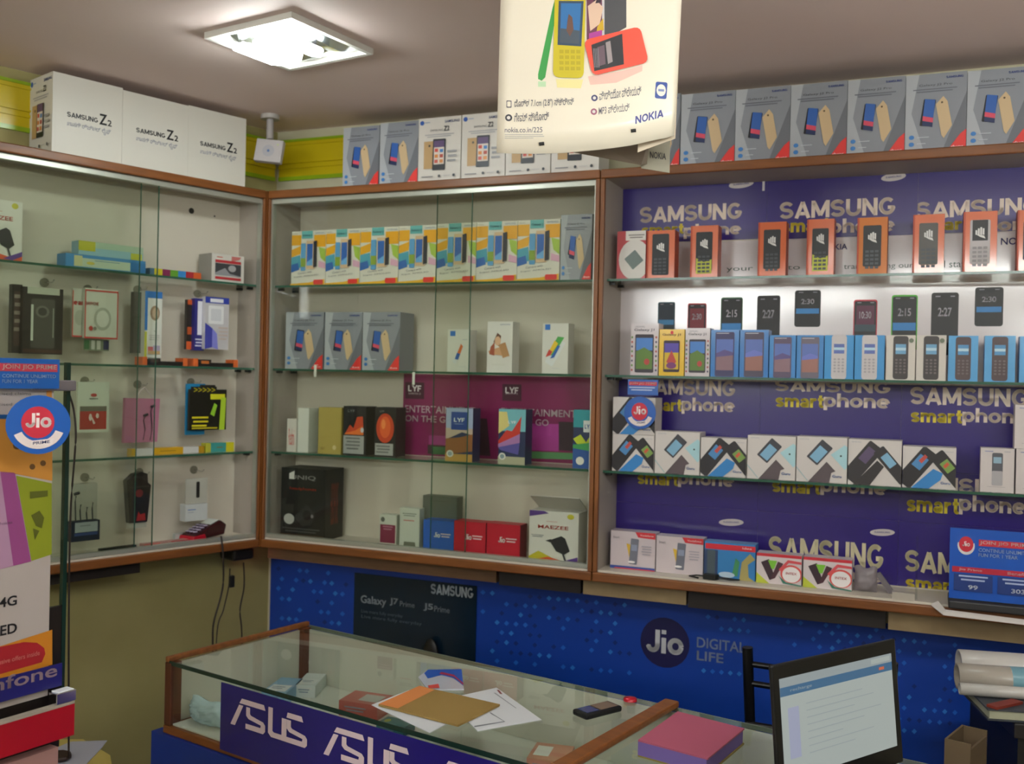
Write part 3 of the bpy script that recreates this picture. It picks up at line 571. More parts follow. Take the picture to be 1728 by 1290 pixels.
# shelf 1 of right cabinet
def a_mm(v):
    body = ['#26292e', '#23262a', '#2c2f33', '#2f3134', '#202225', '#55524e', '#b9b2b4', '#26292e'][v]
    it = [('r', 0, 0, .06, 1, '#b3431f'), ('q', .5, .5, .3, .72, 0, .05, body)]
    if v == 6: it += [('r', .27, .52, .73, .86, '#1c1b1d')]
    if v in (1, 3): it += [('p', [(.22, .08), (.78, .08), (.78, .35), (.5, .3), (.22, .38)], '#c9cf4a')]
    for k, (u, h) in enumerate(((.36, .07), (.43, .1), (.5, .12), (.57, .1))): it.append(('p', [(u, .62), (u + .055, .61), (u + .055, .62 + h), (u, .63 + h * .9)], '#dcdad8'))
    it.append(('p', [(.36, .63), (.62, .6), (.66, .55), (.5, .58)], '#dcdad8'))
    for i in range(3):
        for j in range(5): it.append(('r', .28 + .16 * i, .1 + .07 * j, .4 + .16 * i, .14 + .07 * j, '#8e8a8c' if v == 6 else '#4a4d52'))
    return it
ZR1 = ZS[0] + .0004
carton(B, (1041, 1090), 390, ZR1, .04, .05, '#b52530', [('e', .62, .4, .55, .42, '#d6d2cc'), ('r', .3, .8, 1, 1, '#d8d4ce'), ('q', .6, .4, .24, .24, 40, .03, '#6d7a78'), ('l', .4, .95, .9, '#7a7470', 2, .05)], 'red and white box at the left end beside the orange boxes', 'box', yb=459, coat=1)
mm = [(1091, 1139, 389, 0), (1165, 1212, 381, 1), (1279, 1327, 375, 2), (1361, 1408, 370, 3), (1446, 1498, 367, 4), (1540, 1594, 362, 5), (1625, 1683, 357, 6), (1716, 1768, 354, 7)]
mlab = ['orange keypad phone box touching the red and white box', 'orange phone box second from left with a wide gap on its right', 'orange phone box third from left with crinkled wrap', 'orange phone box fourth from left on the top right shelf', 'orange phone box with flat matte face in the middle of the row', 'orange phone box with grey phone picture on the top right shelf', 'orange phone box picturing a pale silver phone', 'orange phone box cut off by the right frame edge']
for i, (x0, x1, yt, v) in enumerate(mm):
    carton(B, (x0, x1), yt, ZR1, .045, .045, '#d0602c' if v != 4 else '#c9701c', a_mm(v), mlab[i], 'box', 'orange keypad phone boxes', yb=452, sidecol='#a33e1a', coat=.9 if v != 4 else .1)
# shelf 2
def a_kp(bodyc, scr='#6da3c9', badge=None):
    it = [('q', .5, .5, .26, .8, 0, .1, bodyc), ('r', .32, .58, .68, .8, scr), ('r', .32, .66, .68, .72, '#b9d7e6')]
    for i in range(3):
        for j in range(5): it.append(('e', .36 + .14 * i, .17 + .07 * j, .045, .022, '#6b5f5e' if bodyc != '#c9c3c4' else '#a7a2a8'))
    if badge: it.append(('e', .86, .88, .08, .05, badge))
    return it
def a_slab(fr='#2b2440', top='#8f8aa0', k=0):
    return [('q', .5, .48, .34, .8, 0, .05, fr), ('r', .2, .5, .8, .8, '#5a6fb4'), ('p', [(.2, .14), (.8, .14), (.8, .46), (.2, .42)], ['#8a6a74', '#9a6a60', '#7d8a4a'][k]), ('p', [(.2, .42), (.8, .46), (.8, .52), (.5, .58), (.2, .5)], ['#5b4f86', '#6a76c4', '#4aa04a'][k]), ('l', .2, .7, .92, '#c9ccd8', 1, .03)]
gal = [('t', 'SAMSUNG', .15, .5, .92, .95, '#6a6470'), ('t', 'Galaxy J1', .12, .85, .84, .9, '#4b4650', .02), ('q', .5, .42, .34, .68, 0, .05, '#39323c'), ('r', .2, .48, .8, .72, '#4a80c8'), ('p', [(.2, .12), (.8, .12), (.8, .44), (.5, .54), (.2, .46)], '#5c7c34'), ('e', .6, .26, .1, .06, '#b8433c')] + [('e', u, v, .035, .022, c) for u, v, c in [(.06, .1 + .09 * i, ['#a8504a', '#6a8a4a', '#54506a'][i % 3]) for i in range(8)] + [(.94, .1 + .09 * i, ['#54506a', '#a8504a', '#6a8a4a'][i % 3]) for i in range(8)]]
galy = [('t', 'Galaxy J1', .12, .85, .85, .91, '#6b3a14', .02), ('e', .5, .93, .06, .04, '#d2382a'), ('q', .5, .42, .32, .62, 0, .05, '#3a2a30'), ('r', .22, .5, .78, .7, '#5a4aa8'), ('r', .22, .14, .78, .5, '#cfae2a'), ('p', [(.3, .3), (.5, .55), (.7, .3), (.5, .2)], '#b8433c'), ('e', .5, .22, .2, .07, '#7a3a70')]
ZR2 = ZS[1] + .0004
sh2 = [((1064, 1111), 546, '#cdc3c6', gal, 'tallest white patterned smartphone box at the left of the second shelf'), ((1112, 1155), 556, '#e3b820', galy, 'bright yellow smartphone box'), ((1156, 1198), 554, '#cdc3c6', gal, 'white patterned smartphone box right of the yellow one'),
       ((1199, 1247), 557, '#2474bc', a_slab('#3d3a62'), 'blue box with a smartphone picture beside the white patterned box'), ((1248, 1297), 557, '#2474bc', a_slab('#4c4458', k=1), 'blue box with reddish smartphone picture, taller than its right neighbour'), ((1298, 1343), 566, '#2f80c4', a_slab('#5a4c66'), 'shorter blue box with violet phone picture'), ((1344, 1390), 566, '#2f80c4', a_slab('#6a6270', k=1), 'blue box with violet phone picture left of the silver phone boxes'),
       ((1391, 1441), 566, '#2f8fcf', a_kp('#c9c3c4', '#5a6cb0'), 'blue box picturing a silver keypad phone, left one'), ((1442, 1493), 566, '#2f8fcf', a_kp('#c9c3c4', '#5a6cb0'), 'blue box picturing a silver keypad phone, right one with a glint'),
       ((1495, 1545), 566, '#d2cbc2', a_kp('#38302f', '#6da3c9', '#66705a'), 'cream box with dark keypad phone beside the silver phone boxes'), ((1546, 1597), 566, '#d2cbc2', a_kp('#38302f', '#6da3c9', '#66705a'), 'cream box with dark keypad phone, nearer the light blue boxes'),
       ((1600, 1651), 567, '#4f9fd6', a_kp('#4d3a3c', '#4f8fc0'), 'light blue box with brown keypad phone beside the cream boxes'), ((1661, 1714), 567, '#4f9fd6', a_kp('#4d3a3c', '#4f8fc0'), 'light blue box with brown keypad phone near the frame edge'), ((1720, 1775), 568, '#4f9fd6', a_kp('#4d3a3c', '#4f8fc0'), 'light blue box cut by the right frame edge')]
for x, yt, c, a, lab in sh2:
    carton(B, x, yt, ZR2, .045, .05, c, a, lab, 'box', 'phone boxes on the second right shelf', yb=637, coat=.4)
# shelf 3
def a_diag(k):
    it = [('t', 'SAMSUNG', .06, .24, .93, .955, '#9aa0ac') if k else ('t', 'SAMSUNG', .75, .95, .89, .915, '#9aa0ac')]
    if k == 0: it += [('q', .27, .5, .17, .44, -38, .04, '#211d22'), ('q', .33, .63, .1, .14, -38, .01, '#4a86bc'), ('p', [(.3, .66), (.42, .82), (.47, .76), (.36, .6)], '#c2473a'), ('q', .88, .48, .15, .4, 40, .04, '#211d22'), ('q', .84, .56, .09, .12, 40, .01, '#7a9a4a'), ('p', [(.76, .56), (.84, .66), (.88, .6), (.8, .5)], '#cf5a3a'), ('p', [(.17, 0), (.58, .48), (.76, .38), (.72, .22), (.5, 0)], '#2d80c4'), ('t', 'Guru', .72, .9, .12, .18, '#2f66b4', .02)]
    if k == 1: it += [('q', .46, .66, .14, .24, -40, .02, '#3a3a42'), ('q', .44, .62, .1, .16, -40, .01, '#7fb0cf'), ('p', [(.24, 0), (.6, .46), (.78, .26), (.7, .22), (.66, 0)], '#574a4e'), ('p', [(.68, .62), (.95, .84), (1, .8), (1, .35), (.96, .3)], '#a9d2da'), ('e', .88, .6, .02, .02, '#26282c'), ('p', [(0, .3), (.22, .02), (.24, .02), (0, .33)], '#9ab6ba'), ('t', 'Guru', .72, .9, .12, .18, '#2f66b4', .02)]
    if k == 2: it += [('q', .27, .5, .16, .44, -38, .03, '#2b2629'), ('q', .36, .66, .09, .16, -38, .01, '#5a4a6a'), ('q', .82, .46, .12, .4, 40, .03, '#2b2629'), ('q', .76, .56, .08, .14, 40, .01, '#7fb0cf'), ('p', [(.1, 0), (.55, .55), (.68, .42), (.42, 0)], '#2a2526')]
    for j in range(4): it.append(('r', .1 + .04 * j, .98, .12 + .04 * j, .985, '#9aa0ac'))
    return it[:-4]
ZR3 = ZS[2] + .0004
sh3 = [((1033, 1104), 734, 0, 'white phone box at the left end, under the stacked one'), ((1105, 1181), 729, 1, 'white box with grey phone and pale blue cover print, left one'), ((1182, 1260), 740, 0, 'white box with blue cover print between two grey phone boxes'),
       ((1261, 1343), 736, 1, 'white box with grey phone print, middle of the row'), ((1344, 1430), 738, 1, 'white box with grey phone print left of the all black one'), ((1431, 1522), 743, 2, 'white box with only black phones printed'), ((1523, 1614), 755, 0, 'white box with blue cover print at the right of the row')]
zt_first = None
for i, (x, yt, k, lab) in enumerate(sh3):
    o = carton(B, x, yt, ZR3, .035, .07, '#d3ccc8', a_diag(k), lab, 'box', 'wide white phone boxes on the third right shelf', yb=800)
zt_first = B.rect(1033, 1104, 734, 800, .035)[3]
carton(B, (1034, 1106), 671, zt_first + .0006, .035, .07, '#d3ccc8', a_diag(0), 'white phone box stacked on top of the leftmost one', 'box', 'wide white phone boxes on the third right shelf', yb=732)
gk = [('q', .5, .66, .16, .34, 0, .05, '#55565e'), ('r', .38, .66, .62, .8, '#8fb0c4'), ('q', .5, .32, .16, .24, 0, .04, '#aaa6aa'), ('l', .12, .4, .92, '#4a64a8', 1, .03), ('l', .7, .9, .92, '#9a9aa4', 1, .03), ('l', .2, .8, .12, '#a8a3a4', 1, .02)]
for x, yt, lab in (((1654, 1712), 757, 'narrow white box picturing one small phone on the third right shelf'), ((1714, 1776), 759, 'narrow white box half outside the frame')):
    carton(B, x, yt, ZR3, .035, .05, '#d0c7c5', gk, lab, 'box', 'narrow white phone boxes', yb=835)
zz = B.rect(1714, 1776, 759, 835, .035)[3]
carton(B, (1712, 1774), 684, zz + .0006, .035, .05, '#d0c7c5', gk, 'narrow white box stacked on another at the frame edge', 'box', 'narrow white phone boxes', yb=757)
# base board boxes
v1 = [('p', [(.62, .86), (1, .84), (1, 1), (.55, 1)], '#c92a35'), ('t', 'Vodafone', .66, .96, .9, .95, '#e6d3d2'), ('p', [(.36, .68), (.44, .66), (.5, .25), (.44, .25)], '#d9b23c'), ('q', .53, .48, .09, .28, -4, .02, '#6d6f7c'), ('r', .47, .5, .6, .66, '#8a94ac'), ('e', .48, .2, .08, .03, '#efecec'), ('l', .7, .92, .62, '#a8a2ac', 4, .07), ('t', 'Smart', .06, .2, .8, .86, '#5b5560')]
blu = [('r', .02, .8, 1, .95, '#cf2433'), ('r', 0, 0, .27, .78, '#2a3f68'), ('q', .14, .42, .08, .25, 0, .02, '#46545c'), ('p', [(.55, .1), (.62, .6), (.7, .5), (.66, .1)], '#3f8a5a'), ('p', [(.7, .0), (.74, .5), (.9, .75), (1, .6), (.86, .45), (.88, .1), (1, 0)], '#a69a5c'), ('e', .45, .12, .16, .08, '#b9d0e0'), ('t', 'idea', .75, .93, .86, .92, '#eadada')]
vc = [('r', 0, .9, 1, 1, '#cc2f3c'), ('p', [(0, 0), (.3, 0), (0, .35)], '#b9c23c'), ('p', [(.1, .7), (.28, .82), (.42, .2), (.3, .12)], '#3a2630'), ('p', [(.42, .2), (.32, .14), (.48, .76), (.6, .7)], '#4a2a34'), ('p', [(.26, .78), (.46, .78), (.4, .5), (.34, .5)], '#7fc43a'), ('p', [(.5, .5), (.7, .84), (1, .8), (1, .72), (.72, .74), (.55, .44)], '#d8525a'), ('e', .78, .38, .24, .3, '#d9534f'), ('e', .78, .36, .2, .26, '#eee8e8'), ('p', [(.5, .3), (.6, .05), (1, 0), (1, .04), (.66, .1)], '#3f7a68'), ('t', 'INTEX', .66, .9, .36, .44, '#c65a62', .02)]
for x, yt, yb, c, a, d, lab in (((1030, 1106), 898, 965, '#cfc2c6', v1 + [('r', 0, .0, 1, .08, '#2f4c98'), ('r', .1, .0, 1, .03, '#c93a4a')], .05, 'pale box with red corner at the far left of the right cabinet base'), ((1107, 1187), 907, 968, '#cfc2c6', v1, .05, 'pale box with red corner left of the blue one'), ((1188, 1275), 917, 978, '#2a7cbc', blu, .045, 'blue box with a red band and a green figure'), ((1276, 1353), 936, 990, '#d9cdcf', vc, .04, 'white box with black phone pair print beside the blue box'), ((1355, 1438), 943, 997, '#d9cdcf', vc, .04, 'white box with black phone pair print near grey crumpled pouch')):
    carton(B, x, yt, ZF, d, .045, c, a, lab, 'box', 'boxes on the right cabinet base', yb=yb, coat=.4)
# black plug adapter with cable lying before the boxes
t = thing('power_adapter', B, (*B.px(1200, 975, .02)[:1], .02, ZF), 'black plug adapter with coiled lead lying before the blue box', 'adapter')
m = MB(); m.prism([(-.02, -.008, 0), (.012, -.012, 0), (.02, .006, 0), (-.015, .01, 0)], (0, 0, .014), BLACKP); m.build('adapter_body', parent=t, bevel=.002)
m = MB(); m.tube([(.018, 0, .006), (.05, -.004, .004), (.07, .006, .004), (.04, .012, .004), (-.04, .012, .005), (-.055, -.002, .004), (-.03, -.012, .003)], .0022, BLACKP, 6); m.build('lead', parent=t)
# crumpled grey pouch, and a grey card leaning beside it
s, z = B.px(1460, 1003, .05)
def crumple(name, fr, s, d, z, w_, h, dep, mat, lab, cat, seed=1, n=10):
    rnd = random.Random(seed); m = MB(); V = []
    for j in range(n + 1):
        for i in range(n + 1):
            u, v = i / n, j / n; edge = math.sin(math.pi * u) ** .5 * math.sin(math.pi * v) ** .5 if 0 < u < 1 and 0 < v < 1 else 0
            V.append(((u - .5) * w_ * (1 - .15 * abs(v - .5)) + rnd.uniform(-.002, .002), -dep * edge * (.6 + .5 * rnd.random()), v * h * (1 + .06 * math.sin(u * 9)) if v > 0 else 0))
    nb = len(V); V += [(x, .002 - y * .35 if y else 0.0005, zz) for x, y, zz in V]
    F_ = []
    for j in range(n):
        for i in range(n):
            a = j * (n + 1) + i; F_.append((a, a + 1, a + n + 2, a + n + 1)); F_.append((nb + a, nb + a + n + 1, nb + a + n + 2, nb + a + 1))
    m.mesh(V, F_, mat, True); o = m.build(name, Frame(fr.world(s, d)[:2], fr.th), (0, 0, 0)); o.location.z = z; tag(o, lab, cat); return o
crumple('foil_pouch', B, s, .06, ZF, .055, .06, .02, M('#857c80', .5), 'crumpled grey pouch right of the phone pair boxes', 'pouch', 3)
s, z = B.px(1490, 1003, .05); m = MB(); m.prism([(-.02, 0, .045), (-.008, 0, .05), (.028, 0, .002), (.012, 0, 0)], (0, .006, 0), M('#6b6468', .5)); o = m.build('card_strip', Frame(B.world(s, .06)[:2], B.th), (0, 0, 0)); o.location.z = ZF; tag(o, 'dark grey strip leaning beside the crumpled pouch', 'card')
# clear plastic sheet by the post of tape at right of pouch
sA, sB = B.px(1545, 960, .02)[0], B.px(1549, 960, .02)[0]
m = MB(); m.box(sA, sB, .02, .022, ZF, B.px(1547, 905, .02)[1], CLEARP); m.box(sA - .05, sA, .0, .024, ZF, ZF + .016, M('#b5ada0', .5)); m.build('plastic_sheet', B, (sA, .02, ZF), label='clear plastic sheet edge standing left of the blue sign', cat='sheet')
# blue offer sign and dark tray on the base at right
s0, s1, zb, zt = B.rect(1602, 1768, 896, 1018, -.03)
m = MB(); BL = '#1a55b8'; m.box(s0, s1, -.034, -.03, ZF + .022, zt, M(BL, .3))
hh = zt - ZF - .022
m.art((s0, -.034, ZF + .022), (s1 - s0, 0, 0), (0, 0, hh), (0, -1, 0), [('e', .17, .76, .09, .13, '#d8d2d4'), ('r', .06, .8, .28, .92, BL), ('e', .17, .78, .075, .11, '#c9263a'), ('t', 'Jio', .13, .21, .75, .82, '#f0e8e8', .04),
    ('r', .3, .77, .84, .86, '#c9263a'), ('t', 'JOIN JIO PRIME', .31, .83, .785, .845, '#f0e0e0', .03), ('t', 'CONTINUE UNLIMITED', .3, .84, .69, .74, '#c9d4ec', .02), ('t', 'FUN FOR 1 YEAR', .3, .7, .62, .67, '#c9d4ec', .02),
    ('r', .03, .38, .96, .46, '#b81f3c'), ('t', 'Jio Prime', .1, .34, .4, .44, '#ecd4d8', .02), ('t', 'Benefits', .6, .82, .4, .44, '#ecd4d8', .02), ('r', .05, .12, .45, .36, '#17357c'), ('r', .5, .12, .92, .36, '#17357c'), ('l', .1, .4, .32, '#aebce0', 2, .05), ('l', .55, .88, .32, '#aebce0', 2, .05), ('t', '99', .2, .3, .15, .21, '#dfe4f2', .03), ('t', '303', .64, .78, .15, .21, '#dfe4f2', .03)])
m.build('offer_sign', B, ((s0 + s1) / 2, -.03, ZF), label='blue rectangular offer sign with red banners on a dark tray at right', cat='sign')
s0, s1, _, _ = B.rect(1592, 1790, 1015, 1040, -.03)
m = MB(); m.box(s0 + .01, s1, -.045, .06, ZF, ZF + .018, M('#2b2a2c', .5)); m.build('tray', B, ((s0 + s1) / 2, 0, ZF), label='dark flat tray carrying the blue offer sign', cat='tray', bevel=.003)
m = MB(); m.prism([(s0 - .025, -.012, ZF + .0001), (s0 + .0, -.045, ZF - .012), (s1, -.05, ZF - .016), (s1, -.046, ZF - .010), (s0 + .004, -.042, ZF - .004), (s0 - .012, -.012, ZF + .008)], (0, -.004, -.004), M('#c9c3bf', .6)); m.build('paper_slip', B, (s0, -.02, ZF - .02), label='white paper edge drooping from under the dark tray', cat='paper')
# round dangler and small sign in front of the stacked box
def jio_round(fr, o, r, lab, d=0):
    O, ex, ez = o
    m = MB(); n = 32
    m.prism([(r * math.cos(2 * math.pi * i / n), -.0008, r * math.sin(2 * math.pi * i / n)) for i in range(n)], (0, .0016, 0), M('#1a58ae', .3))
    rib = []
    arc = lambda a, q: (.5 + q * math.cos(R(a)) * .5, .5 + q * math.sin(R(a)) * .5)
    it = [('e', .49, .54, .255, .27, '#c3203a'), ('t', 'Jio', .3, .7, .45, .7, '#f2e4e4', .05),
          ('p', [arc(a, .56) for a in range(205, 341, 9)] + [arc(a, .82) for a in range(340, 204, -9)], '#e3d5d4'), ('p', [(.38, .13), (.72, .17), (.74, .27), (.4, .23)], '#eadedd'), ('t', 'PRIME', .42, .68, .16, .21, '#2c3a70', .03, .03)]
    m.art((-r, -.0008, -r), (2 * r, 0, 0), (0, 0, 2 * r), (0, -1, 0), it)
    o_ = m.build('round_sign', fr, (0, 0, 0)); o_.location = O; tag(o_, lab, 'sign', 'round blue and red signs'); return o_
s, z = B.px(1080, 697, .022)
o = jio_round(B, (B.world(s, .022, z), 0, 0), B.px(1107, 697, .022)[0] - s, 'small round blue sign with red centre before the stacked white box')
s0, s1, zb, zt = B.rect(1059, 1110, 641, 667, .012)
m = MB(); m.box(s0, s1, .0145, .016, zb, zt, M('#1a58ae', .3)); m.art((s0, .0145, zb), (s1 - s0, 0, 0), (0, 0, zt - zb), (0, -1, 0), [('r', .04, .62, .96, .86, '#c3203a'), ('t', 'JOIN JIO PRIME', .06, .94, .66, .82, '#eedcdc', .03), ('l', .05, .9, .45, '#b9c9e8', 2, .16)])
m.build('offer_card', B, ((s0 + s1) / 2, .015, zb), label='small blue card with red band above the small round sign', cat='sign')

# ================================================================== LEFT CABINET CONTENT
def leftbox(x, yt, zb, d, dep, c, a, lab, **k):
    return carton(L, x, yt, zb, d, dep, c, a, lab, **k)
carton(L, (-46, 38), 336, ZS[0] + .0004, .03, .07, '#dcdad2', [(i if i[0] != 'x' else i) for i in char], 'white charger carton at the left frame edge on the top shelf', 'box', yb=435, name='charger_box')
t1 = leftbox((110, 246), 434, ZS[0] + .0004, .04, .05, '#3f86bf', [('r', .16, .1, .8, .75, '#b9c7b0'), ('r', .1, .1, .2, .9, '#c6c392'), ('e', .3, .4, .05, .12, '#c9b84a'), ('r', .8, .1, 1, .8, '#2f76b4'), ('l', .35, .7, .6, '#4a7a9a', 1, .1)], 'long blue and pale toy-like carton lying on the top shelf', yb=460, name='carton')
zt_t1 = L.rect(110, 246, 434, 460, .04)[3]
leftbox((132, 242), 412, zt_t1 + .0006, .045, .04, '#8fb7c4', [('r', 0, .55, 1, 1, '#a8bfa8'), ('r', 0, .3, .25, 1, '#bcb92e'), ('r', .8, .0, .98, .5, '#b9bc3c')], 'light blue carton with yellow ends stacked on the long blue one', yb=434, name='carton')
leftbox((137, 158), 400, zt_t1 + .048, .05, .02, '#b9b42a', [], 'small yellow packet on top of the stacked cartons', yb=412, name='packet') if False else None
m = MB(); s0, s1, zb, zt = L.rect(262, 341, 455, 468, .045); wds = (s1 - s0) / 6; hC = .021
for k, c in enumerate(('#c7b81c', '#7a1f4a', '#5f9a2a', '#2f7fbf', '#a82330', '#cf5a26')): m.box(s0 + k * wds + .0003, s0 + (k + 1) * wds, .05, .075, ZS[0] + .0004, ZS[0] + hC, M(c))
m.box(s0 - .014, s0, .05, .075, ZS[0] + .0004, ZS[0] + hC, M('#4a6f86'))
m.build('ink_pad_strip', L, ((s0 + s1) / 2, .05, ZS[0]), label='narrow strip box of six bright colours lying on the top shelf', cat='box')
fly = [('l', .15, .35, .86, '#cf6a60', 1, .08), ('p', [(.6, .75), (.85, .85), (.9, .95), (.6, .95)], '#c4706a'), ('r', .1, .68, .9, .78, '#b52a33'), ('r', .1, .22, .9, .66, '#3a3c40'), ('p', [(.1, .3), (.4, .5), (.55, .3), (.9, .24), (.9, .22), (.1, .22)], '#8f9094'), ('e', .62, .5, .12, .12, '#9c9c9e'), ('r', .1, .08, .9, .17, '#b52a33')]
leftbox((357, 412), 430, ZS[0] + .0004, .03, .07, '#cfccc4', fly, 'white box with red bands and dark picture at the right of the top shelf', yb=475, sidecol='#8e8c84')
# hooks with round pads and hanging packs
def hang(px, py, lab_d, prong=True):
    s, z = L.px(px, py, LD - .01); m = MB(); n = 20; r = .012
    t = thing('wall_hook', L, (s, LD - .008, z), 'round suction hook on the back panel holding the ' + lab_d, 'hook', 'round hooks in the left cabinet')
    m.prism([(r * math.cos(2 * math.pi * i / n), 0, r * math.sin(2 * math.pi * i / n)) for i in range(n)], (0, -.004, 0), M('#7c7868', .4)); m.build('hook_pad', parent=t)
    m = MB(); m.tube([(0, -.004, 0), (0, -.05, -.002), (0, -.058, .004)], .0014, CHROME, 6); m.build('hook_prong', parent=t)
    return s, z
def pack(x0, x1, yt, yb, d, items, col, lab, cat='packet', dep=.012, name='accessory_pack', rot=0, mat=None, curve=False, cut_=True, group=None, tilt=0):
    s0, s1, zb, zt = L.rect(x0, x1, yt, yb, d); hw = (s1 - s0) / 2; h = zt - zb
    F2 = Frame(L.world((s0 + s1) / 2, d)[:2], L.th + R(rot)); m = MB(); bm = mat or M(col, .35)
    # card with a rounded hang tab, and a raised blister
    tabh = .1 * h
    outline = [(-hw, 0), (hw, 0), (hw, h - tabh), (hw * .45, h - tabh), (hw * .35, h), (-hw * .35, h), (-hw * .45, h - tabh), (-hw, h - tabh)] if cut_ else [(-hw, 0), (hw, 0), (hw, h), (-hw, h)]
    m.prism([(x, 0, z) for x, z in outline], (0, dep, 0), bm)
    m.art((-hw, 0, 0), (2 * hw, 0, 0), (0, 0, h), (0, -1, 0), items)
    o = m.build(name, F2, (0, 0, 0)); o.location.z = zb; o.rotation_euler[1] = R(tilt); tag(o, lab, cat, group); return o
Lh = hang
Lh(75, 477, 'black cable pack'); pack(38, 106, 486, 598, .045, [('q', .5, .46, .3, .62, 0, .06, '#4b4a44'), ('r', .2, .2, .26, .74, '#c9cdbf'), ('r', .74, .25, .77, .7, '#8d9084'), ('e', .48, .64, .17, .09, '#6e6c64'), ('e', .48, .64, .11, .06, '#3c3a36'), ('r', .02, .02, .98, .07, '#4a2b22'), ('r', .1, .9, .9, 1, '#b5b8a6')], '#2b2624', 'black blister pack with clear window on the second left shelf level', name='cable_pack', cut_=False, dep=.02)
pack(20, 37, 480, 596, .06, [('r', .2, .1, .8, .9, '#43302c'), ('l', .2, .8, .8, '#8a7f74', 5, .12)], '#231c1b', 'narrow dark pack behind the black blister pack', cut_=False, dep=.02, name='cable_pack')
Lh(148, 488, 'red and white earphone bag'); pack(143, 199, 488, 572, .045, [('r', 0, 0, 1, .03, '#c23b36'), ('r', 0, 0, .03, .96, '#c23b36'), ('r', .97, 0, 1, .96, '#c23b36'), ('r', 0, .94, 1, .97, '#c23b36'), ('t', 'EARPHONE', .03, .4, .66, .73, '#c23b36', .03), ('e', .53, .4, .26, .23, '#a9ab9c'), ('e', .53, .4, .19, .17, '#c9cabd'), ('e', .18, .2, .06, .05, '#b8403a'), ('e', .3, .2, .05, .04, '#8d8d80')], '#c6c8ba', 'white bag with red border and coiled wire on the second left row', cut_=False)
pack(122, 142, 487, 569, .06, [('r', 0, 0, 1, .03, '#c23b36'), ('r', 0, 0, .07, .96, '#c23b36'), ('t', 'ear', .1, .95, .66, .74, '#c23b36', .03), ('e', .6, .4, .4, .16, '#a9ab9c')], '#bcbdb0', 'white bag with red border tucked behind its twin', cut_=False, dep=.006)
pack(142, 184, 573, 592, .075, [('r', 0, .1, .2, .9, '#3f7a4c'), ('r', .28, .1, .42, .9, '#e0e3da'), ('r', .5, .1, .65, .9, '#e0e3da'), ('r', .76, .1, .98, .9, '#3a3f66')], '#86937c', 'small striped green and white card below the red bordered bag', cut_=False, dep=.004)
Lh(232, 489, 'slim cable box'); pack(244, 273, 492, 606, .04, [('r', 0, .9, 1, 1, '#2f70b4'), ('r', 0, .42, .16, 1, '#2f70b4'), ('r', 0, .02, .14, .4, '#b9bb3c'), ('e', .58, .68, .28, .11, '#8f7a60'), ('e', .6, .68, .18, .075, '#b3a084'), ('p', [(.5, .42), (.66, .41), (.66, .4)], '#333333'), ('r', .2, .12, .5, .18, '#c86a6a'), ('r', .5, .12, .9, .2, '#a9a0b8'), ('r', .2, .07, .9, .12, '#c0a070'), ('l', .25, .85, .34, '#b8b8b0', 3, .03)], '#d4d6cc', 'slim white and blue cable box on the second left row', cut_=False, dep=.03)
pack(226, 243, 493, 596, .06, [('l', .2, .8, .2, '#3f3c38', 2, .05)], '#4c4a42', 'dark grey pack behind the slim white and blue box', cut_=False, dep=.02)
Lh(333, 496, 'glossy blue charger pack')
pack(346, 386, 502, 590, .035, [('r', 0, .88, 1, 1, '#2a3a9a'), ('r', .2, .9, .75, .97, '#e6e6ee'), ('q', .45, .66, .32, .34, 0, .05, '#dfe0e2'), ('q', .45, .66, .22, .22, 0, .04, '#c9cbd0'), ('p', [(0, 0), (.3, .04), (.3, .4), (0, .5)], '#3a3f9c'), ('p', [(.3, .04), (.55, .0), (.5, .3), (.3, .4)], '#7d7fd0'), ('l', .55, .95, .4, '#b8a8a0', 4, .07)], '#c4c2c6', 'glossy white and blue charger pack at the right of the second left row', mat=M('#c4c2c6', .15, 0, 1), cut_=False, dep=.02)
pack(328, 345, 504, 592, .05, [('r', .3, .3, .75, .95, '#dcdce6'), ('l', .1, .8, .2, '#c9c9dc', 3, .06)], '#2b2a78', 'deep blue pack wedged behind the glossy charger pack', cut_=False, dep=.02)
pack(315, 327, 506, 590, .065, [('r', .1, .9, 1, 1, '#cf5a26'), ('r', 0, 0, 1, .16, '#cf5a26'), ('r', .1, .3, .7, .45, '#b85324')], '#2a2320', 'orange and black pack left of the deep blue pack', cut_=False, dep=.012)
# black and orange cases lying on the second shelf
for i, (x0, x1, lab) in enumerate(((240, 316, 'black and orange case lying under the slim cable box'), (326, 401, 'black and orange case lying near the corner on the second left shelf'))):
    s0, s1, _, _ = L.rect(x0, x1, 600, 620, .04); m = MB(); z0 = ZS[1] + .0004; wq = s1 - s0
    m.box(s0 + .1 * wq, s1 - .1 * wq, .04, .08, z0, z0 + .012, M('#1a1715')); m.box(s0 + .12 * wq, s0 + .4 * wq, .04, .08, z0 + .0122, z0 + .021, M('#2a241e'))
    for a, b in ((0, .1), (.9, 1)): m.box(s0 + a * wq, s0 + b * wq, .038, .082, z0, z0 + .023, M('#d0632a'))
    m.art((s0 + .12 * wq, .04, z0), (.28 * wq, 0, 0), (0, 0, .021), (0, -1, 0), [('q', .5, .6, .3, .1, 0, .03, '#c06a2a' if i else '#4a3a30')])
    m.build('gadget_case', L, ((s0 + s1) / 2, .04, z0), label=lab, cat='case', group='black and orange cases')
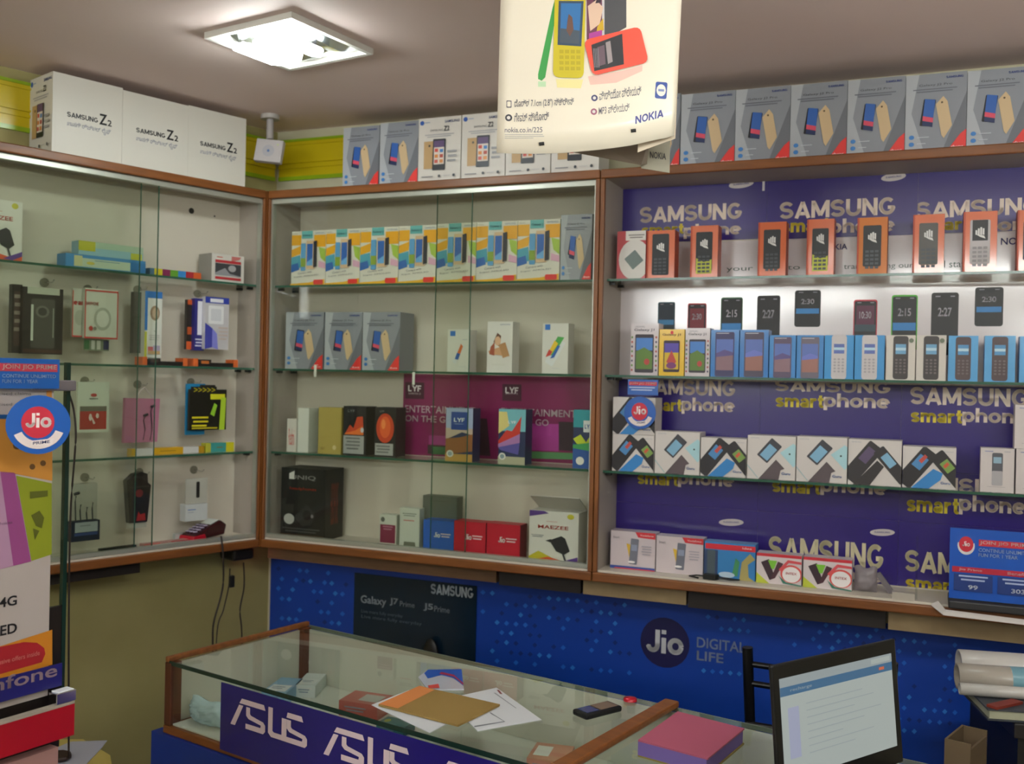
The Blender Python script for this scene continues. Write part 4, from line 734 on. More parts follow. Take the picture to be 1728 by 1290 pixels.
# third row
Lh(143, 643, 'white bag with a red panel'); pack(131, 184, 645, 730, .04, [('r', .07, .06, .92, .42, '#a8352c'), ('r', .07, .42, .92, .52, '#6e6a5e'), ('e', .5, .74, .1, .035, '#bd4a44'), ('l', .36, .66, .66, '#5e5e58', 1, .04), ('e', .4, .3, .05, .07, '#d6c9c0'), ('e', .62, .33, .05, .05, '#d6c9c0'), ('p', [(.42, .3), (.46, .3), (.56, .18), (.5, .16)], '#d6c9c0')], '#ccd2c2', 'white bag with a red panel hanging on the third left row', cut_=False, dep=.008)
Lh(232, 649, 'pink pouch')
s0, s1, zb, zt = L.rect(211, 271, 672, 747, .04)
t = thing('pink_pouch', L, ((s0 + s1) / 2, .045, zb), 'translucent pink pouch with black earphones on the third left row', 'pouch'); hw = (s1 - s0) / 2; h = zt - zb
m = MB(); m.prism([(-hw, 0, 0), (hw * .88, 0, 0), (hw, 0, h * .98), (-hw * .96, 0, h)], (0, .012, 0), M('#b0708a', .4)); m.build('pouch_body', parent=t)
m = MB(); m.tube([(-hw * .3, .004, h), (-hw * .1, .002, h + .02), (hw * .1, .0, h + .03), (hw * .3, .002, h + .018), (hw * .6, .004, h)], .002, M('#c9bcb8'), 6); m.build('pouch_cord', parent=t)
for k, (a, b) in enumerate(((.05, .6), (.45, .8))):
    m = MB(); m.tube([(hw * a, -.003, h * .05), (hw * (a + .1), -.003, h * .3), (hw * a, -.003, h * (b - .1)), (hw * (a + .1), -.004, h * b)], .0012, BLACKP, 6); m.tube([(hw * a, -.004, h * b), (hw * (a + .22), -.004, h * b + .004)], .0035, BLACKP, 8); m.build('earphone', parent=t)
Lh(322, 645, 'black and yellow pack'); pack(320, 382, 650, 726, .035, [('r', .02, .82, .72, .96, '#1c1c14'), ('t', '>>>>>', .1, .68, .84, .94, '#d8cc1e', .06), ('r', .55, .68, .95, .8, '#cfd01e'), ('p', [(.55, .35), (.66, .6), (.74, .55), (.66, .3)], '#8fc42c'), ('p', [(.8, .0), (.95, .0), (.98, .72), (.84, .72)], '#a9c92c'), ('l', .06, .5, .26, '#d8cc1e', 3, .09), ('r', .06, .03, .75, .06, '#c9bd20')], '#16160f', 'black pack with yellow chevrons on the third left row', dep=.01)
pack(314, 346, 648, 734, .055, [], '#1f7fae', 'bright blue card behind the black and yellow pack', cut_=False, dep=.006)
# tube boxes lying on shelf 3
for x0, x1, segs, hgt, lab in ((222, 345, ((0, .05, '#c9a21f'), (.05, .3, '#cfd0cc'), (.3, .7, '#d0a01c'), (.7, .92, '#d2d3d0'), (.92, 1, '#b88f1c')), .019, 'long yellow and white tube box lying on the third left shelf'), (347, 395, ((0, .18, '#b9b83a'), (.18, .72, '#3f9a94'), (.72, 1, '#d0c81e')), .027, 'short teal box with yellow ends lying beside the long tube box')):
    s0, s1, _, _ = L.rect(x0, x1, 752, 772, .05); m = MB(); z0 = ZS[2] + .0004; wq = s1 - s0 - .001
    for a, b, c in segs: m.box(s0 + a * wq, s0 + b * wq - .0001, .05, .075, z0, z0 + hgt, M(c, .3))
    m.art((s0, .05, z0), (wq, 0, 0), (0, 0, hgt), (0, -1, 0), [('l', .38, .62, .45, '#8a6a14', 1, .2)])
    m.build('tube_box', L, ((s0 + s1) / 2, .05, z0), label=lab, cat='box')
# fourth row
Lh(143, 806, 'clear earphone pack')
s0, s1, zb, zt = L.rect(124, 172, 812, 914, .04); hw = (s1 - s0) / 2; h = zt - zb
t = thing('earphone_pack', L, ((s0 + s1) / 2, .05, zb), 'clear earphone pack with navy base hanging on the lowest left row', 'earphones')
m = MB(); m.box(-hw, hw, 0, .028, 0, h * .33, M('#252a3e')); m.art((-hw, 0, 0), (2 * hw, 0, 0), (0, 0, h * .33), (0, -1, 0), [('r', .12, .45, .92, .95, '#a9b2b4'), ('r', .1, .28, .92, .42, '#3a4c80'), ('l', .3, .7, .75, '#7e8688', 1, .1)]); m.build('pack_base', parent=t)
m = MB(); m.box(-hw * .8, hw * .8, .002, .024, h * .335, h * .95, CLEARP); m.build('clear_cover', parent=t)
m = MB()
for a, b in ((-.6, .75), (-.25, .6), (.2, .55), (.6, .62)): m.tube([(hw * a, .01, h * .34), (hw * (a - .05), .01, h * (b - .1)), (hw * a, .01, h * b)], .0018, M('#35383a'), 6)
m.tube([(hw * -.75, .008, h * .78), (hw * -.4, .008, h * .8)], .004, BLACKP, 8); m.build('earphone', parent=t)
Lh(235, 797, 'dark tool shaped pack')
s0, s1, zb, zt = L.rect(215, 257, 797, 892, .04); hw = (s1 - s0) / 2; h = zt - zb; F2 = Frame(L.world((s0 + s1) / 2, .045)[:2], L.th)
m = MB(); m.prism([(-hw * .7, 0, .1 * h), (hw * .7, 0, .1 * h), (hw * .95, 0, .75 * h), (hw * .7, 0, .8 * h), (hw * .65, 0, .95 * h), (hw * .2, 0, h), (-hw * .4, 0, .97 * h), (-hw, 0, .85 * h)], (0, .022, 0), M('#262321', .3))
m.art((-hw, 0, 0), (2 * hw, 0, 0), (0, 0, h), (0, -1, 0), [('e', .5, .62, .16, .07, '#6e2420'), ('p', [(.4, .13), (.78, .13), (.74, .26), (.55, .24), (.48, .3)], '#a82a26'), ('e', .55, .42, .2, .12, '#1a1918'), ('r', .1, .72, .9, .75, '#3c3935')])
m.box(-hw * .7, hw * .7, .004, .018, 0, .09 * h, M('#b9b7ac')); o = m.build('earphone_case', F2, (0, 0, 0)); o.location.z = zb; tag(o, 'dark tapered accessory pack with red print on the lowest left row', 'packet')
Lh(327, 793, 'white usb pack'); pack(314, 350, 808, 850, .05, [('q', .55, .55, .08, .34, 0, .05, '#1d1c1b')], '#b3b3a8', 'white card with black stick above the small white box', cut_=False, dep=.005)
pack(313, 350, 851, 879, .045, [('l', .1, .5, .65, '#4a72b0', 1, .12), ('l', .1, .4, .5, '#9aa4b0', 1, .1)], '#c3c8c8', 'small white box hanging at the right of the lowest left row', cut_=False, dep=.03, name='small_box')
# card machine on the base
s, z = L.px(352, 902, .04)
t = thing('card_machine', L, (s, .05, ZF), 'red and black payment card machine on the left cabinet base', 'card machine')
t.location = L.world(s, .062, ZF); t.rotation_euler[2] = L.th + R(12)
m = MB(); m.prism([(-.062, -.022, .004), (.06, -.022, .01), (.068, -.022, .04), (.045, -.022, .055), (0.01, -.022, .045), (-.058, -.022, .02)], (0, .058, 0), M('#3a0d14', .25)); m.build('machine_body', parent=t, bevel=.004)
m = MB(); m.prism([(-.066, -.024, 0), (-.01, -.024, .002), (-.02, -.024, .022), (-.062, -.024, .018)], (0, .062, 0), M('#b3142a', .25)); m.build('red_front', parent=t, bevel=.003)
m = MB(); a = Vector((.008, 0, .0455)); b = Vector((.043, 0, .0565)); m.mesh([(a.x, -.016, a.z), (a.x, .03, a.z), (b.x, .03, b.z), (b.x, -.016, b.z)], [(0, 3, 2, 1)], M('#dfe6e2', .1)); m.build('screen', parent=t)
for i in range(3):
    for j in range(4):
        m = MB(); x = -.048 + j * .013; zz = .024 + (x + .058) * .37; y = -.012 + i * .015; m.box(x, x + .009, y, y + .01, zz, zz + .003, M('#b9aecb', .3)); m.build('key', parent=t)
m = MB(); s0, s1, _, _ = L.rect(170, 230, 925, 940, .02); m.box(s0, s1, .02, .035, ZF, ZF + .016, M('#1c1b19')); m.build('black_bar', L, ((s0 + s1) / 2, .02, ZF), label='flat black bar lying at the front of the left cabinet base', cat='bar')
m = MB(); s0, s1, _, _ = L.rect(243, 318, 912, 928, .045); m.box(s0, s1, .045, .07, ZF, ZF + .01, M('#b08078')); m.art((s0, .045, ZF), (s1 - s0, 0, 0), (0, 0, .01), (0, -1, 0), [('r', .0, 0, .35, 1, '#bf5c54'), ('r', .6, .1, 1, 1, '#a8383c')]); m.build('red_strip_box', L, ((s0 + s1) / 2, .045, ZF), label='flat pink and red strip box left of the card machine', cat='box')
m = MB(); s0, s1, _, _ = L.rect(296, 320, 898, 914, .085); m.box(s0, s1, .085, .1, ZF, ZF + .022, M('#b5bcb8')); m.build('small_box', L, ((s0 + s1) / 2, .085, ZF), label='small pale box behind the card machine', cat='box')

# ================================================================== UNDER THE CABINETS
# blue banner on the back wall
BW = BD; sj0 = B.px(446, 960, BW - .002)[0]; sj0 = max(sj0, sb + .01)
m = MB(); JB = M('#0a3c9e', .4, name='blue_banner'); m.box(sj0, 3.0, BW - .003, BW - .0005, .3, 1.005, JB)
rnd = random.Random(5)
dd = BW - .003
for gx0, gx1, gy0, gy1, nx, ny in ((470, 590, 960, 1060, 10, 6), (815, 1070, 1000, 1130, 16, 8), (1180, 1270, 1040, 1150, 6, 6), (1330, 1500, 1050, 1100, 8, 4), (1500, 1620, 1060, 1250, 7, 10)):
    for i in range(nx):
        for j in range(ny):
            if rnd.random() < .45: continue
            x = gx0 + (gx1 - gx0) * (i + .5 * (j % 2)) / nx; y = gy0 + (gy1 - gy0) * j / ny + (x - gx0) * .09
            if 1175 < x < 1260 and 1072 < y < 1122: continue
            r = 4.5; pquad(m, B, dd, [(x - r, y), (x, y - r), (x + r, y), (x, y + r)], rnd.choice(['#1d66c8', '#1d66c8', '#082a78', '#2a78cc']), .0005)
s, z = B.px(1122, 1085, dd); rr = B.px(1164, 1085, dd)[0] - s
m.art((s - rr, dd, z - rr), (2 * rr, 0, 0), (0, 0, 2 * rr), (0, -1, 0), [('e', .5, .5, .5, .5, '#14104a'), ('t', 'Jio', .12, .88, .28, .75, '#d3d3d6', .05)], base=.0008)
ptxt(m, B, dd, 'DIGITAL', 1176, 1258, 1080, 1098, '#a9b4cc', .03, .001); ptxt(m, B, dd, 'LIFE', 1176, 1221, 1101, 1117, '#a9b4cc', .03, .001)
m.build('wall_banner', B, (1.2, BW, .3), label='long blue banner with dark round logo on the wall behind the counter', cat='banner')
# dark poster over the banner
d2 = BW - .006; s0, s1, _, zt = B.rect(597, 804, 978, 1080, d2)
m = MB(); m.box(s0, s1, d2, d2 + .0015, zt - .42, zt, M('#0c2233', .25))
ptxt(m, B, d2, 'SAMSUNG', 727, 799, 989, 1007, '#aab4bd', .03); ptxt(m, B, d2, 'Galaxy', 609, 652, 1007, 1024, '#aab4bd', .03); ptxt(m, B, d2, 'J7', 658, 672, 1010, 1023, '#aab4bd', .03); ptxt(m, B, d2, 'Prime', 675, 700, 1016, 1025, '#98a4ae', .01)
ptxt(m, B, d2, 'J5', 715, 731, 1019, 1032, '#aab4bd', .03); ptxt(m, B, d2, 'Prime', 733, 759, 1024, 1034, '#98a4ae', .01)
for y in (1033, 1044): ptxt(m, B, d2, 'Live more fully everyday', 610, 680 if y == 1033 else 712, y, y + 7, '#4b5c6c')
m.build('dark_poster', B, ((s0 + s1) / 2, d2, zt - .42), label='dark teal poster with pale lettering on the blue banner', cat='poster')
m = MB(); s, z = B.px(727, 1092, .14); m.mesh(*[[(s + .03 * math.cos(a * .5236) * math.sin((j + .01) * math.pi / 8), .14 + .012 * math.sin(a * .5236) * math.sin(j * math.pi / 8), z - .05 + .075 * math.cos(j * math.pi / 8)) for j in range(9) for a in range(12)], [(j * 12 + a, j * 12 + (a + 1) % 12, (j + 1) * 12 + (a + 1) % 12, (j + 1) * 12 + a) for j in range(8) for a in range(12)]], BLACKP, True)
m.build('bag', B, (s, .14, z - .125), label='dark rounded bag hanging in front of the dark teal poster', cat='bag')
# router under the corner with red light
s, z = B.px(420, 935, .05)
t = thing('modem', L, (L.px(420, 935, .02)[0], .02, ZBOT - .045), 'black modem with red light mounted under the cabinet corner', 'modem')
m = MB(); m.box(-.055, .02, .0, .075, 0, .036, M('#120f0f', .4)); m.build('modem_body', parent=t, bevel=.008)
m = MB(); m.tube([(.0205, .02, .018), (.024, .02, .018)], .005, emis('red_led', (1, .05, .04), 25), 10); m.build('indicator_light', parent=t)
LEDM = emis('red_led_small', (1, .06, .05), 12)
CB = M('#2b211c', .5, name='cable_rubber')
def cable(pts, r, lab, name='power_cable', mat=CB, cat='cable', fine=True):
    P = [Vector(p) for p in pts]; Q = []
    for i in range(len(P) - 1):
        p0, p1, p2, p3 = P[max(i - 1, 0)], P[i], P[i + 1], P[min(i + 2, len(P) - 1)]
        for k in range(6):
            t_ = k / 6; Q.append(.5 * ((2 * p1) + (p2 - p0) * t_ + (2 * p0 - 5 * p1 + 4 * p2 - p3) * t_ ** 2 + (3 * p1 - p0 - 3 * p2 + p3) * t_ ** 3))
    Q.append(P[-1]); m = MB(); o = tuple(P[-1]); m.tube(Q, r, mat, 8); return m.build(name, None, o, label=lab, cat=cat)
def lp(px, py, d):
    s, z = L.px(px, py, d); return L.world(s, d, z)
cable([lp(373, 905, -.02), lp(376, 930, -.026), lp(377, 980, -.02), lp(372, 1010, -.02), lp(361, 1050, -.015), lp(359, 1085, -.01), lp(360, 1200, .02)], .0028, 'dark cable dropping from the card machine to the counter')
cable([lp(388, 960, .02), lp(386, 990, .03), lp(377, 1030, .04), lp(366, 1070, .03), lp(362, 1210, .05)], .002, 'thin brown cable behind the thicker one below the corner')
cable([lp(411, 950, .05), lp(412, 990, .06), lp(405, 1030, .06), lp(408, 1070, .06), lp(410, 1200, .08)], .0024, 'brown cable nearest the corner below the modem')
s, z = L.px(388, 981, .02); m = MB(); m.box(-.008, .008, 0, .012, -.018, .018, BLACKP); o = m.build('cable_plug', Frame(L.world(s, .005)[:2], L.th), (0, 0, 0), bevel=.003); o.location.z = z; tag(o, 'small black plug dangling below the modem', 'plug')

# ================================================================== COUNTER
ZK = EYE - .65
ox, oy = pz(281, 1114, ZK); CT = Frame((ox, oy), math.atan2(-.571, .821))
cw = CT.local(pz(511, 1053, ZK))[1]
xs_b = CT.local(pz(1138, 1193, ZK))[0]; xs_f = CT.local(pz(968, 1287, ZK))[0]; xs = (xs_b + xs_f) / 2
LEN = xs + .52
ZG = ZK - .145
t = thing('glass_counter', CT, (0, 0, 0), 'glass topped display counter with wooden strips and blue base', 'counter'); ogc = (0, 0, 0)
tr = .022
m = MB(); m.box(0, LEN - .02, -.004, cw + .01, 0, ZG - .018, M('#0b2f86', .4)); m.v = [(x - .03 if x < .01 else x, y - .01 if y < 0 else y, z) for x, y, z in m.v]; m.build('base_cabinet', parent=t)
m = MB(); m.box(0, LEN, -.006, cw, ZG - .0175, ZG, WOOD); m.build('bottom_rail', parent=t, bevel=.002)
m = MB(); m.box(tr, LEN - .002, .004, cw - .004, ZG + .0005, ZG + .004, M('#c6cabb', .3)); m.build('case_floor', parent=t)
m = MB(); m.box(.0, tr, -.004, .026, ZG + .0005, ZK - .004, DWOOD); m.build('corner_post', parent=t, bevel=.002)
m = MB(); m.box(.0, tr, cw - .026, cw, ZG + .0005, ZK - .004, DWOOD); m.build('corner_post', parent=t, bevel=.002)
m = MB(); m.box(.0, tr * .6, -.004, cw + .004, ZK - .0035, ZK + .009, WOOD); m.build('end_strip', parent=t, bevel=.003)
m = MB(); m.box(xs - .016, xs + .016, -.006, cw + .004, ZK + .0005, ZK + .014, WOOD); m.build('cross_strip', parent=t, bevel=.004)
m = MB(); m.box(tr * .62, LEN, .0, cw, ZK - .008, ZK, GLASSC); m.box(tr * .62, LEN, -.003, -.0002, ZK - .0085, ZK + .0002, GEDGED); m.box(tr * .62, LEN, cw + .0002, cw + .003, ZK - .0085, ZK + .0002, M('#6a7466', .3)); m.build('top_glass', parent=t)
m = MB(); m.box(tr, LEN - .02, .0005, .005, ZG + .001, ZK - .009, GLASSC); m.build('front_glass', parent=t)
m = MB(); m.box(.002, .008, .027, cw - .027, ZG + .001, ZK - .009, M('#c3c5b4', .4)); m.build('end_board', parent=t)
m = MB(); m.box(tr, LEN - .01, cw - .006, cw - .001, ZG + .0045, ZK - .009, M('#c3c5b4', .4)); m.build('back_board', parent=t)
m = MB(); m.box(xs - .004, xs + .004, .006, cw - .006, ZG + .0045, ZK - .009, GLASSC); m.build('divider_glass', parent=t)
# ASUS banner on the counter front
x0 = CT.px(376, 1185, -.004)[0]; zbs = ZG - .008; zts = ZK - .01
m = MB(); NV = M('#1c1470', .3, 0, .3, name='indigo_print'); m.box(x0, LEN - .01, -.0095, -.0075, zbs, zts, NV)
def asus(m, xa, xb, z0, z1):
    P = lambda pts, dx=0: [((p[0] + dx) / 4.1, p[1]) for p in pts]
    S = [[(1.0, .82), (1.8, .82), (1.72, 1), (1.05, 1)], [(.82, .76), (1.02, .76), (1.02, .55), (1.08, .5), (1.7, .4), (1.8, .3), (1.8, .1), (1.7, 0), (.8, 0), (.8, .18), (1.56, .18), (1.58, .27), (.95, .36), (.82, .46)]]
    it = [('p', P([(0, 0), (.24, 0), (.66, .76), (.44, .76)]), '#dcc9d0'), ('p', P([(.46, .82), (1.05, .82), (1.05, 1), (.58, 1)]), '#dcc9d0')]
    it += [('p', P(q), '#dcc9d0') for q in S] + [('p', P([(1.95, 1), (2.17, 1), (2.17, .22), (2.25, .18), (2.8, .18), (2.8, 0), (2.1, 0), (1.95, .12)]), '#dcc9d0'), ('p', P([(2.62, 0), (2.86, 0), (2.86, .76), (2.62, .76)]), '#dcc9d0')] + [('p', P(q, 2.05 if i else 1.85), '#dcc9d0') for i, q in enumerate(S)]
    m.art((xa, -.0095, z0), (xb - xa, 0, 0), (0, 0, z1 - z0), (0, -1, 0), it, base=.0006, step=.0001)
ax0, ax1 = CT.px(389, 1215, -.01)[0], CT.px(528, 1240, -.01)[0]; bx0 = CT.px(546, 1262, -.01)[0]
wA = ax1 - ax0; zA1 = CT.px(460, 1195, -.01)[1]; zA0 = CT.px(460, 1245, -.01)[1]
print('ASUS', ax0, ax1, bx0, zA0, zA1, 'cw', cw, 'xs', xs_b, xs_f, 'G', ZG)
gap = bx0 - ax0; k = 0
while ax0 + k * gap + wA < LEN - .02:
    asus(m, ax0 + k * gap, ax0 + k * gap + wA, zA0, zA1); k += 1
m.build('counter_banner', CT, (x0, -.008, zbs), label='indigo banner with repeated white logo lettering on the counter front', cat='banner')
# things on the counter: paper outlines taken on the counter plane
def flat(name, pts, z, th, mat, lab, cat, extra=None, bevel=0):
    P = [pz(x, y, z) for x, y in pts]; cx = sum(p[0] for p in P) / len(P); cy = sum(p[1] for p in P) / len(P)
    m = MB(); m.prism([(p[0], p[1], z - th) for p in P], (0, 0, th), mat)
    if extra:
        for pp, c, dz in extra: m.face([(*pz(x, y, z), z + dz) for x, y in pp], cm(c))
    return m.build(name, None, (cx, cy, z - th), label=lab, cat=cat, bevel=bevel)
flat('paper_sheet', [(627, 1190), (690, 1165), (775, 1211), (725, 1237)], ZK + .0012, .001, M('#cfd3d8', .6), 'white paper peeking out from under the left side of the brown folder', 'paper')
flat('paper_sheet', [(752, 1180), (838, 1161), (914, 1215), (806, 1234)], ZK + .0014, .001, M('#d3d6da', .6), 'white printed sheet sticking out right of the brown folder', 'paper', [([(800, 1226), (850, 1218), (826, 1204), (828, 1203), (853, 1219), (801, 1228)], '#7b7f88', .0003), ([(833, 1170), (836, 1170), (872, 1196), (870, 1196)], '#8d9098', .0003), ([(838, 1165), (842, 1165), (848, 1172), (844, 1172)], '#8c4a4a', .0003)])
flat('folder', [(638.7, 1189), (708, 1158), (843.6, 1189), (773, 1224)], ZK + .0062, .0038, M('#95783f', .6), 'brown cardboard folder with an orange stripe lying on the counter', 'folder', [([(638.7, 1189), (708, 1158), (733.6, 1165), (671, 1196.5)], '#d98748', .0004)])
flat('sachet', [(706, 1143), (722, 1131), (779, 1130), (783, 1163), (722, 1164)], ZK + .004, .0032, M('#c9cdd6', .2, 0, .8), 'small blue and white glossy packet behind the folder', 'packet', [([(716, 1137), (722, 1131), (779, 1130), (782, 1158), (765, 1145), (745, 1140), (722, 1146)], '#1d55b4', .0004), ([(741, 1138), (766, 1143), (782, 1157), (782, 1154), (766, 1140), (745, 1135)], '#a8244a', .0008), ([(722, 1158), (740, 1155), (742, 1162), (724, 1163)], '#cf4a44', .0008)])
# mobile phone on the counter
Pp = [pz(x, y, ZK + .013) for x, y in ((965.5, 1194.7), (1030.7, 1178.8), (1043, 1193), (992.6, 1209))]
pc = Vector((sum(p[0] for p in Pp) / 4, sum(p[1] for p in Pp) / 4)); ax = (Vector(Pp[1]) - Vector(Pp[0])).normalized(); Ln = ((Vector(Pp[1]) - Vector(Pp[0])).length + (Vector(Pp[2]) - Vector(Pp[3])).length) / 2; Wn = Ln * .45
FP = Frame(pc, math.atan2(ax.y, ax.x)); t = thing('mobile_phone', FP, (0, 0, ZK + .0006), 'small dark keypad phone lying on the counter glass', 'phone')
m = MB(); m.box(-Ln / 2, Ln / 2, -Wn / 2, Wn / 2, 0, .012, M('#17181c', .3)); m.build('phone_body', parent=t, bevel=.004)
m = MB(); m.box(-.05 * Ln, .42 * Ln, -.38 * Wn, .38 * Wn, .0122, .0126, M('#7a6658', .35)); m.build('keypad', parent=t)
m = MB(); m.box(-.42 * Ln, -.1 * Ln, -.36 * Wn, .36 * Wn, .0122, .0128, M('#3c4a7a', .1)); m.build('screen', parent=t)
# pink book
ZP = ZK + .03
Q = [pz(x, y, ZP) for x, y in ((1076.8, 1249), (1143.6, 1201), (1256.4, 1229.6), (1194.4, 1280.5))]
t = thing('pink_book', None, (Q[0][0], Q[0][1], ZK + .0006), 'thick pink ledger book with purple edge on the counter', 'book'); o0 = Vector((Q[0][0], Q[0][1], ZK + .0006))
m = MB(); m.prism([Vector((p[0], p[1], ZK + .0036)) - o0 for p in Q], (0, 0, .0235), M('#6d5a9c', .6)); m.v = [(x * .985, y * .985, z) for x, y, z in m.v]; m.build('page_block', parent=t)
m = MB(); m.prism([Vector((p[0], p[1], ZP - .0028)) - o0 for p in Q], (0, 0, .0028), M('#a9536a', .55)); m.build('front_cover', parent=t)
m = MB(); m.prism([Vector((p[0], p[1], ZK + .0006)) - o0 for p in Q], (0, 0, .0028), M('#8a7a3a', .55)); m.build('back_cover', parent=t)
# red cap behind the counter edge
s_ = pz(1070, 1180, ZK); m = MB(); m.tube([(0, 0, .0007), (0, 0, .006), (0, 0, .008)], [.014, .013, .006], M('#b3182c', .3), 14); m.build('bottle_cap', None, (0, 0, 0), label='small red cap at the back edge of the counter glass', cat='cap').location = (CT.world(CT.local(s_)[0], cw - .02)[0], CT.world(CT.local(s_)[0], cw - .02)[1], ZK)
# inside the counter
zin = ZG + .0045
def inbox(xl, yl, w_, d_, h_, rot, col, lab, art=None, nm='small_box', extra=None):
    F2 = Frame(CT.world(xl, yl)[:2], CT.th + R(rot)); m = MB(); m.box(-w_ / 2, w_ / 2, -d_ / 2, d_ / 2, 0, h_, M(col, .4))
    m.art((-w_ / 2, -d_ / 2, h_), (w_, 0, 0), (0, d_, 0), (0, 0, 1), art or [('r', .1, .1, .9, .5, '#d8dcd6'), ('l', .15, .7, .35, '#7c8a98', 2, .1)])
    m.art((-w_ / 2, -d_ / 2, 0), (w_, 0, 0), (0, 0, h_), (0, -1, 0), [('l', .15, .7, .6, '#7c8a98', 2, .2)])
    o = m.build(nm, F2, (0, 0, 0)); o.location.z = zin; tag(o, lab, 'box')
def cin(px, py, z): return CT.local(pz(px, py, z))
c_ = cin(478, 1160, ZG + .03); inbox(c_[0], c_[1], .06, .12, .03, 25, '#7fa6bf', 'pale blue box inside the left part of the counter')
c_ = cin(525, 1150, ZG + .03); inbox(c_[0], c_[1], .05, .1, .03, 30, '#c9d2cc', 'white box inside the counter beside the pale blue one')
c_ = cin(618, 1185, ZG + .03); inbox(c_[0], c_[1], .1, .08, .035, 15, '#a8463c', 'red box inside the counter left of the folder', [('r', .4, .2, .9, .8, '#a9aaa2')])
c_ = cin(668, 1215, ZG + .03); inbox(c_[0], c_[1], .07, .05, .02, 10, '#2f6a6c', 'teal box inside the counter near the front glass', [('e', .2, .5, .1, .2, '#a8a838')])
c_ = cin(930, 1265, ZG + .04); inbox(c_[0], c_[1], .08, .09, .03, 20, '#c98a6c', 'orange box inside the counter near the cross strip', [('r', .1, .2, .5, .8, '#dfe3d6')])
F2 = Frame(CT.world(.075, .06)[:2], CT.th)
crumple('plastic_bag', CT, .085, .05, zin, .12, .055, .03, M('#a9c4c6', .2, 0, .5), 'pale crumpled plastic bag behind the left front glass of counter', 'bag', 8, 14)

# ================================================================== LAPTOP
zl = ZK + .0008
dl = 1.506
pA = at(1306, 1126, 1.0); rx_ = (1306 - 864) / FPX
thl = R(90 - 54); UL = Vector((math.sin(R(55)), math.cos(R(55))))
hingeL = Vector((.264 * 1.50 + .022, 1.50)); FLp = Frame(hingeL, math.atan2(UL.y, UL.x)); LW, LH = .315, .205
t = thing('laptop', FLp, (0, 0, zl), 'open black laptop on the counter showing a pale web page', 'laptop')
tilt = R(6)
def lidp(x, y, h): return (x, y * math.cos(tilt) + h * math.sin(tilt), .016 + h * math.cos(tilt) - y * math.sin(tilt))
m = MB(); V = [lidp(x, y, h) for h in (0, LH) for y in (0, .008) for x in (0, LW)]
m.mesh(V, [(0, 2, 3, 1), (4, 5, 7, 6), (0, 1, 5, 4), (2, 6, 7, 3), (0, 4, 6, 2), (1, 3, 7, 5)], M('#111113', .35)); lid = m.build('lid', parent=t, bevel=.003)
SCM = emis('screen_glow', (.50, .56, .53), .5, .04); SB = emis('screen_bar', (.04, .16, .32), .5, .04); SO = emis('screen_orange', (.8, .15, .05), .5, .04); ST = emis('screen_grey', (.38, .44, .45), .5, .04); SV = emis('screen_tint', (.44, .47, .64), .5, .04)
m = MB(); ex = lidp(.014, 0, .03); exu = Vector(lidp(LW - .016, 0, .03)) - Vector(ex); exv = Vector(lidp(.014, 0, LH - .022)) - Vector(ex); nrm = (0, -math.cos(tilt), math.sin(tilt))
it = [('r', 0, 0, 1, 1, SCM), ('r', 0, .82, 1, .91, SB), ('r', 0, .91, 1, 1, ST), ('r', .8, .93, .98, .98, SCM), ('r', .87, .85, .92, .88, SO), ('t', 'recharge', .08, .26, .845, .885, ST), ('r', .05, .2, .14, .7, SV)]
for j in range(8): it.append(('r', .2, .7 - j * .07, .2 + [.5, .6, .42, .66, .5, .3, .58, .4][j], .708 - j * .07, ST))
m.art(ex, exu, exv, nrm, it); m.build('screen', parent=lid)
m = MB(); m.box(0, LW, -.215, 0.0, 0, .014, M('#1a1a1c', .4)); base = m.build('keyboard_base', parent=t, bevel=.003)
m = MB()
for j in range(5):
    for i in range(14): m.box(.02 + i * .02, .037 + i * .02, -.03 - j * .019, -.014 - j * .019, .0142, .0155, M('#0d0d0e', .5))
m.build('keyboard', parent=base)

# ================================================================== CHAIR behind the counter
CPt = at(1275, 1100, 2.1); FCh = Frame((CPt.x, CPt.y), B.th + R(4))
t = thing('chair', FCh, (0, 0, 0), 'black metal frame chair between the counter and the blue banner', 'chair')
BM = M('#0c0c0e', .35, .3)
topz = at(1263, 1088, 2.1).z
cwid = .255
for sx in (0, cwid):
    m = MB(); m.tube([(sx - .014 if not sx else sx + .014, -.03, topz), (sx, -.01, .75), (sx, 0, .45), (sx, -.03, .0)], .011, BM, 10); m.build('rear_leg', parent=t)
    m = MB(); m.tube([(sx, .28, .0), (sx, .26, .44)], .011, BM, 10); m.build('front_leg', parent=t)
for zz in (topz - .035, topz - .075, topz - .16):
    m = MB(); m.tube([(-.012, -.026, zz), (cwid / 2, -.045, zz), (cwid + .012, -.026, zz)], .0065, BM, 8); m.build('back_rail', parent=t)
m = MB(); m.box(-.005, cwid + .005, .0, .3, .44, .475, M('#1a1a1d', .6)); m.build('seat', parent=t, bevel=.012)

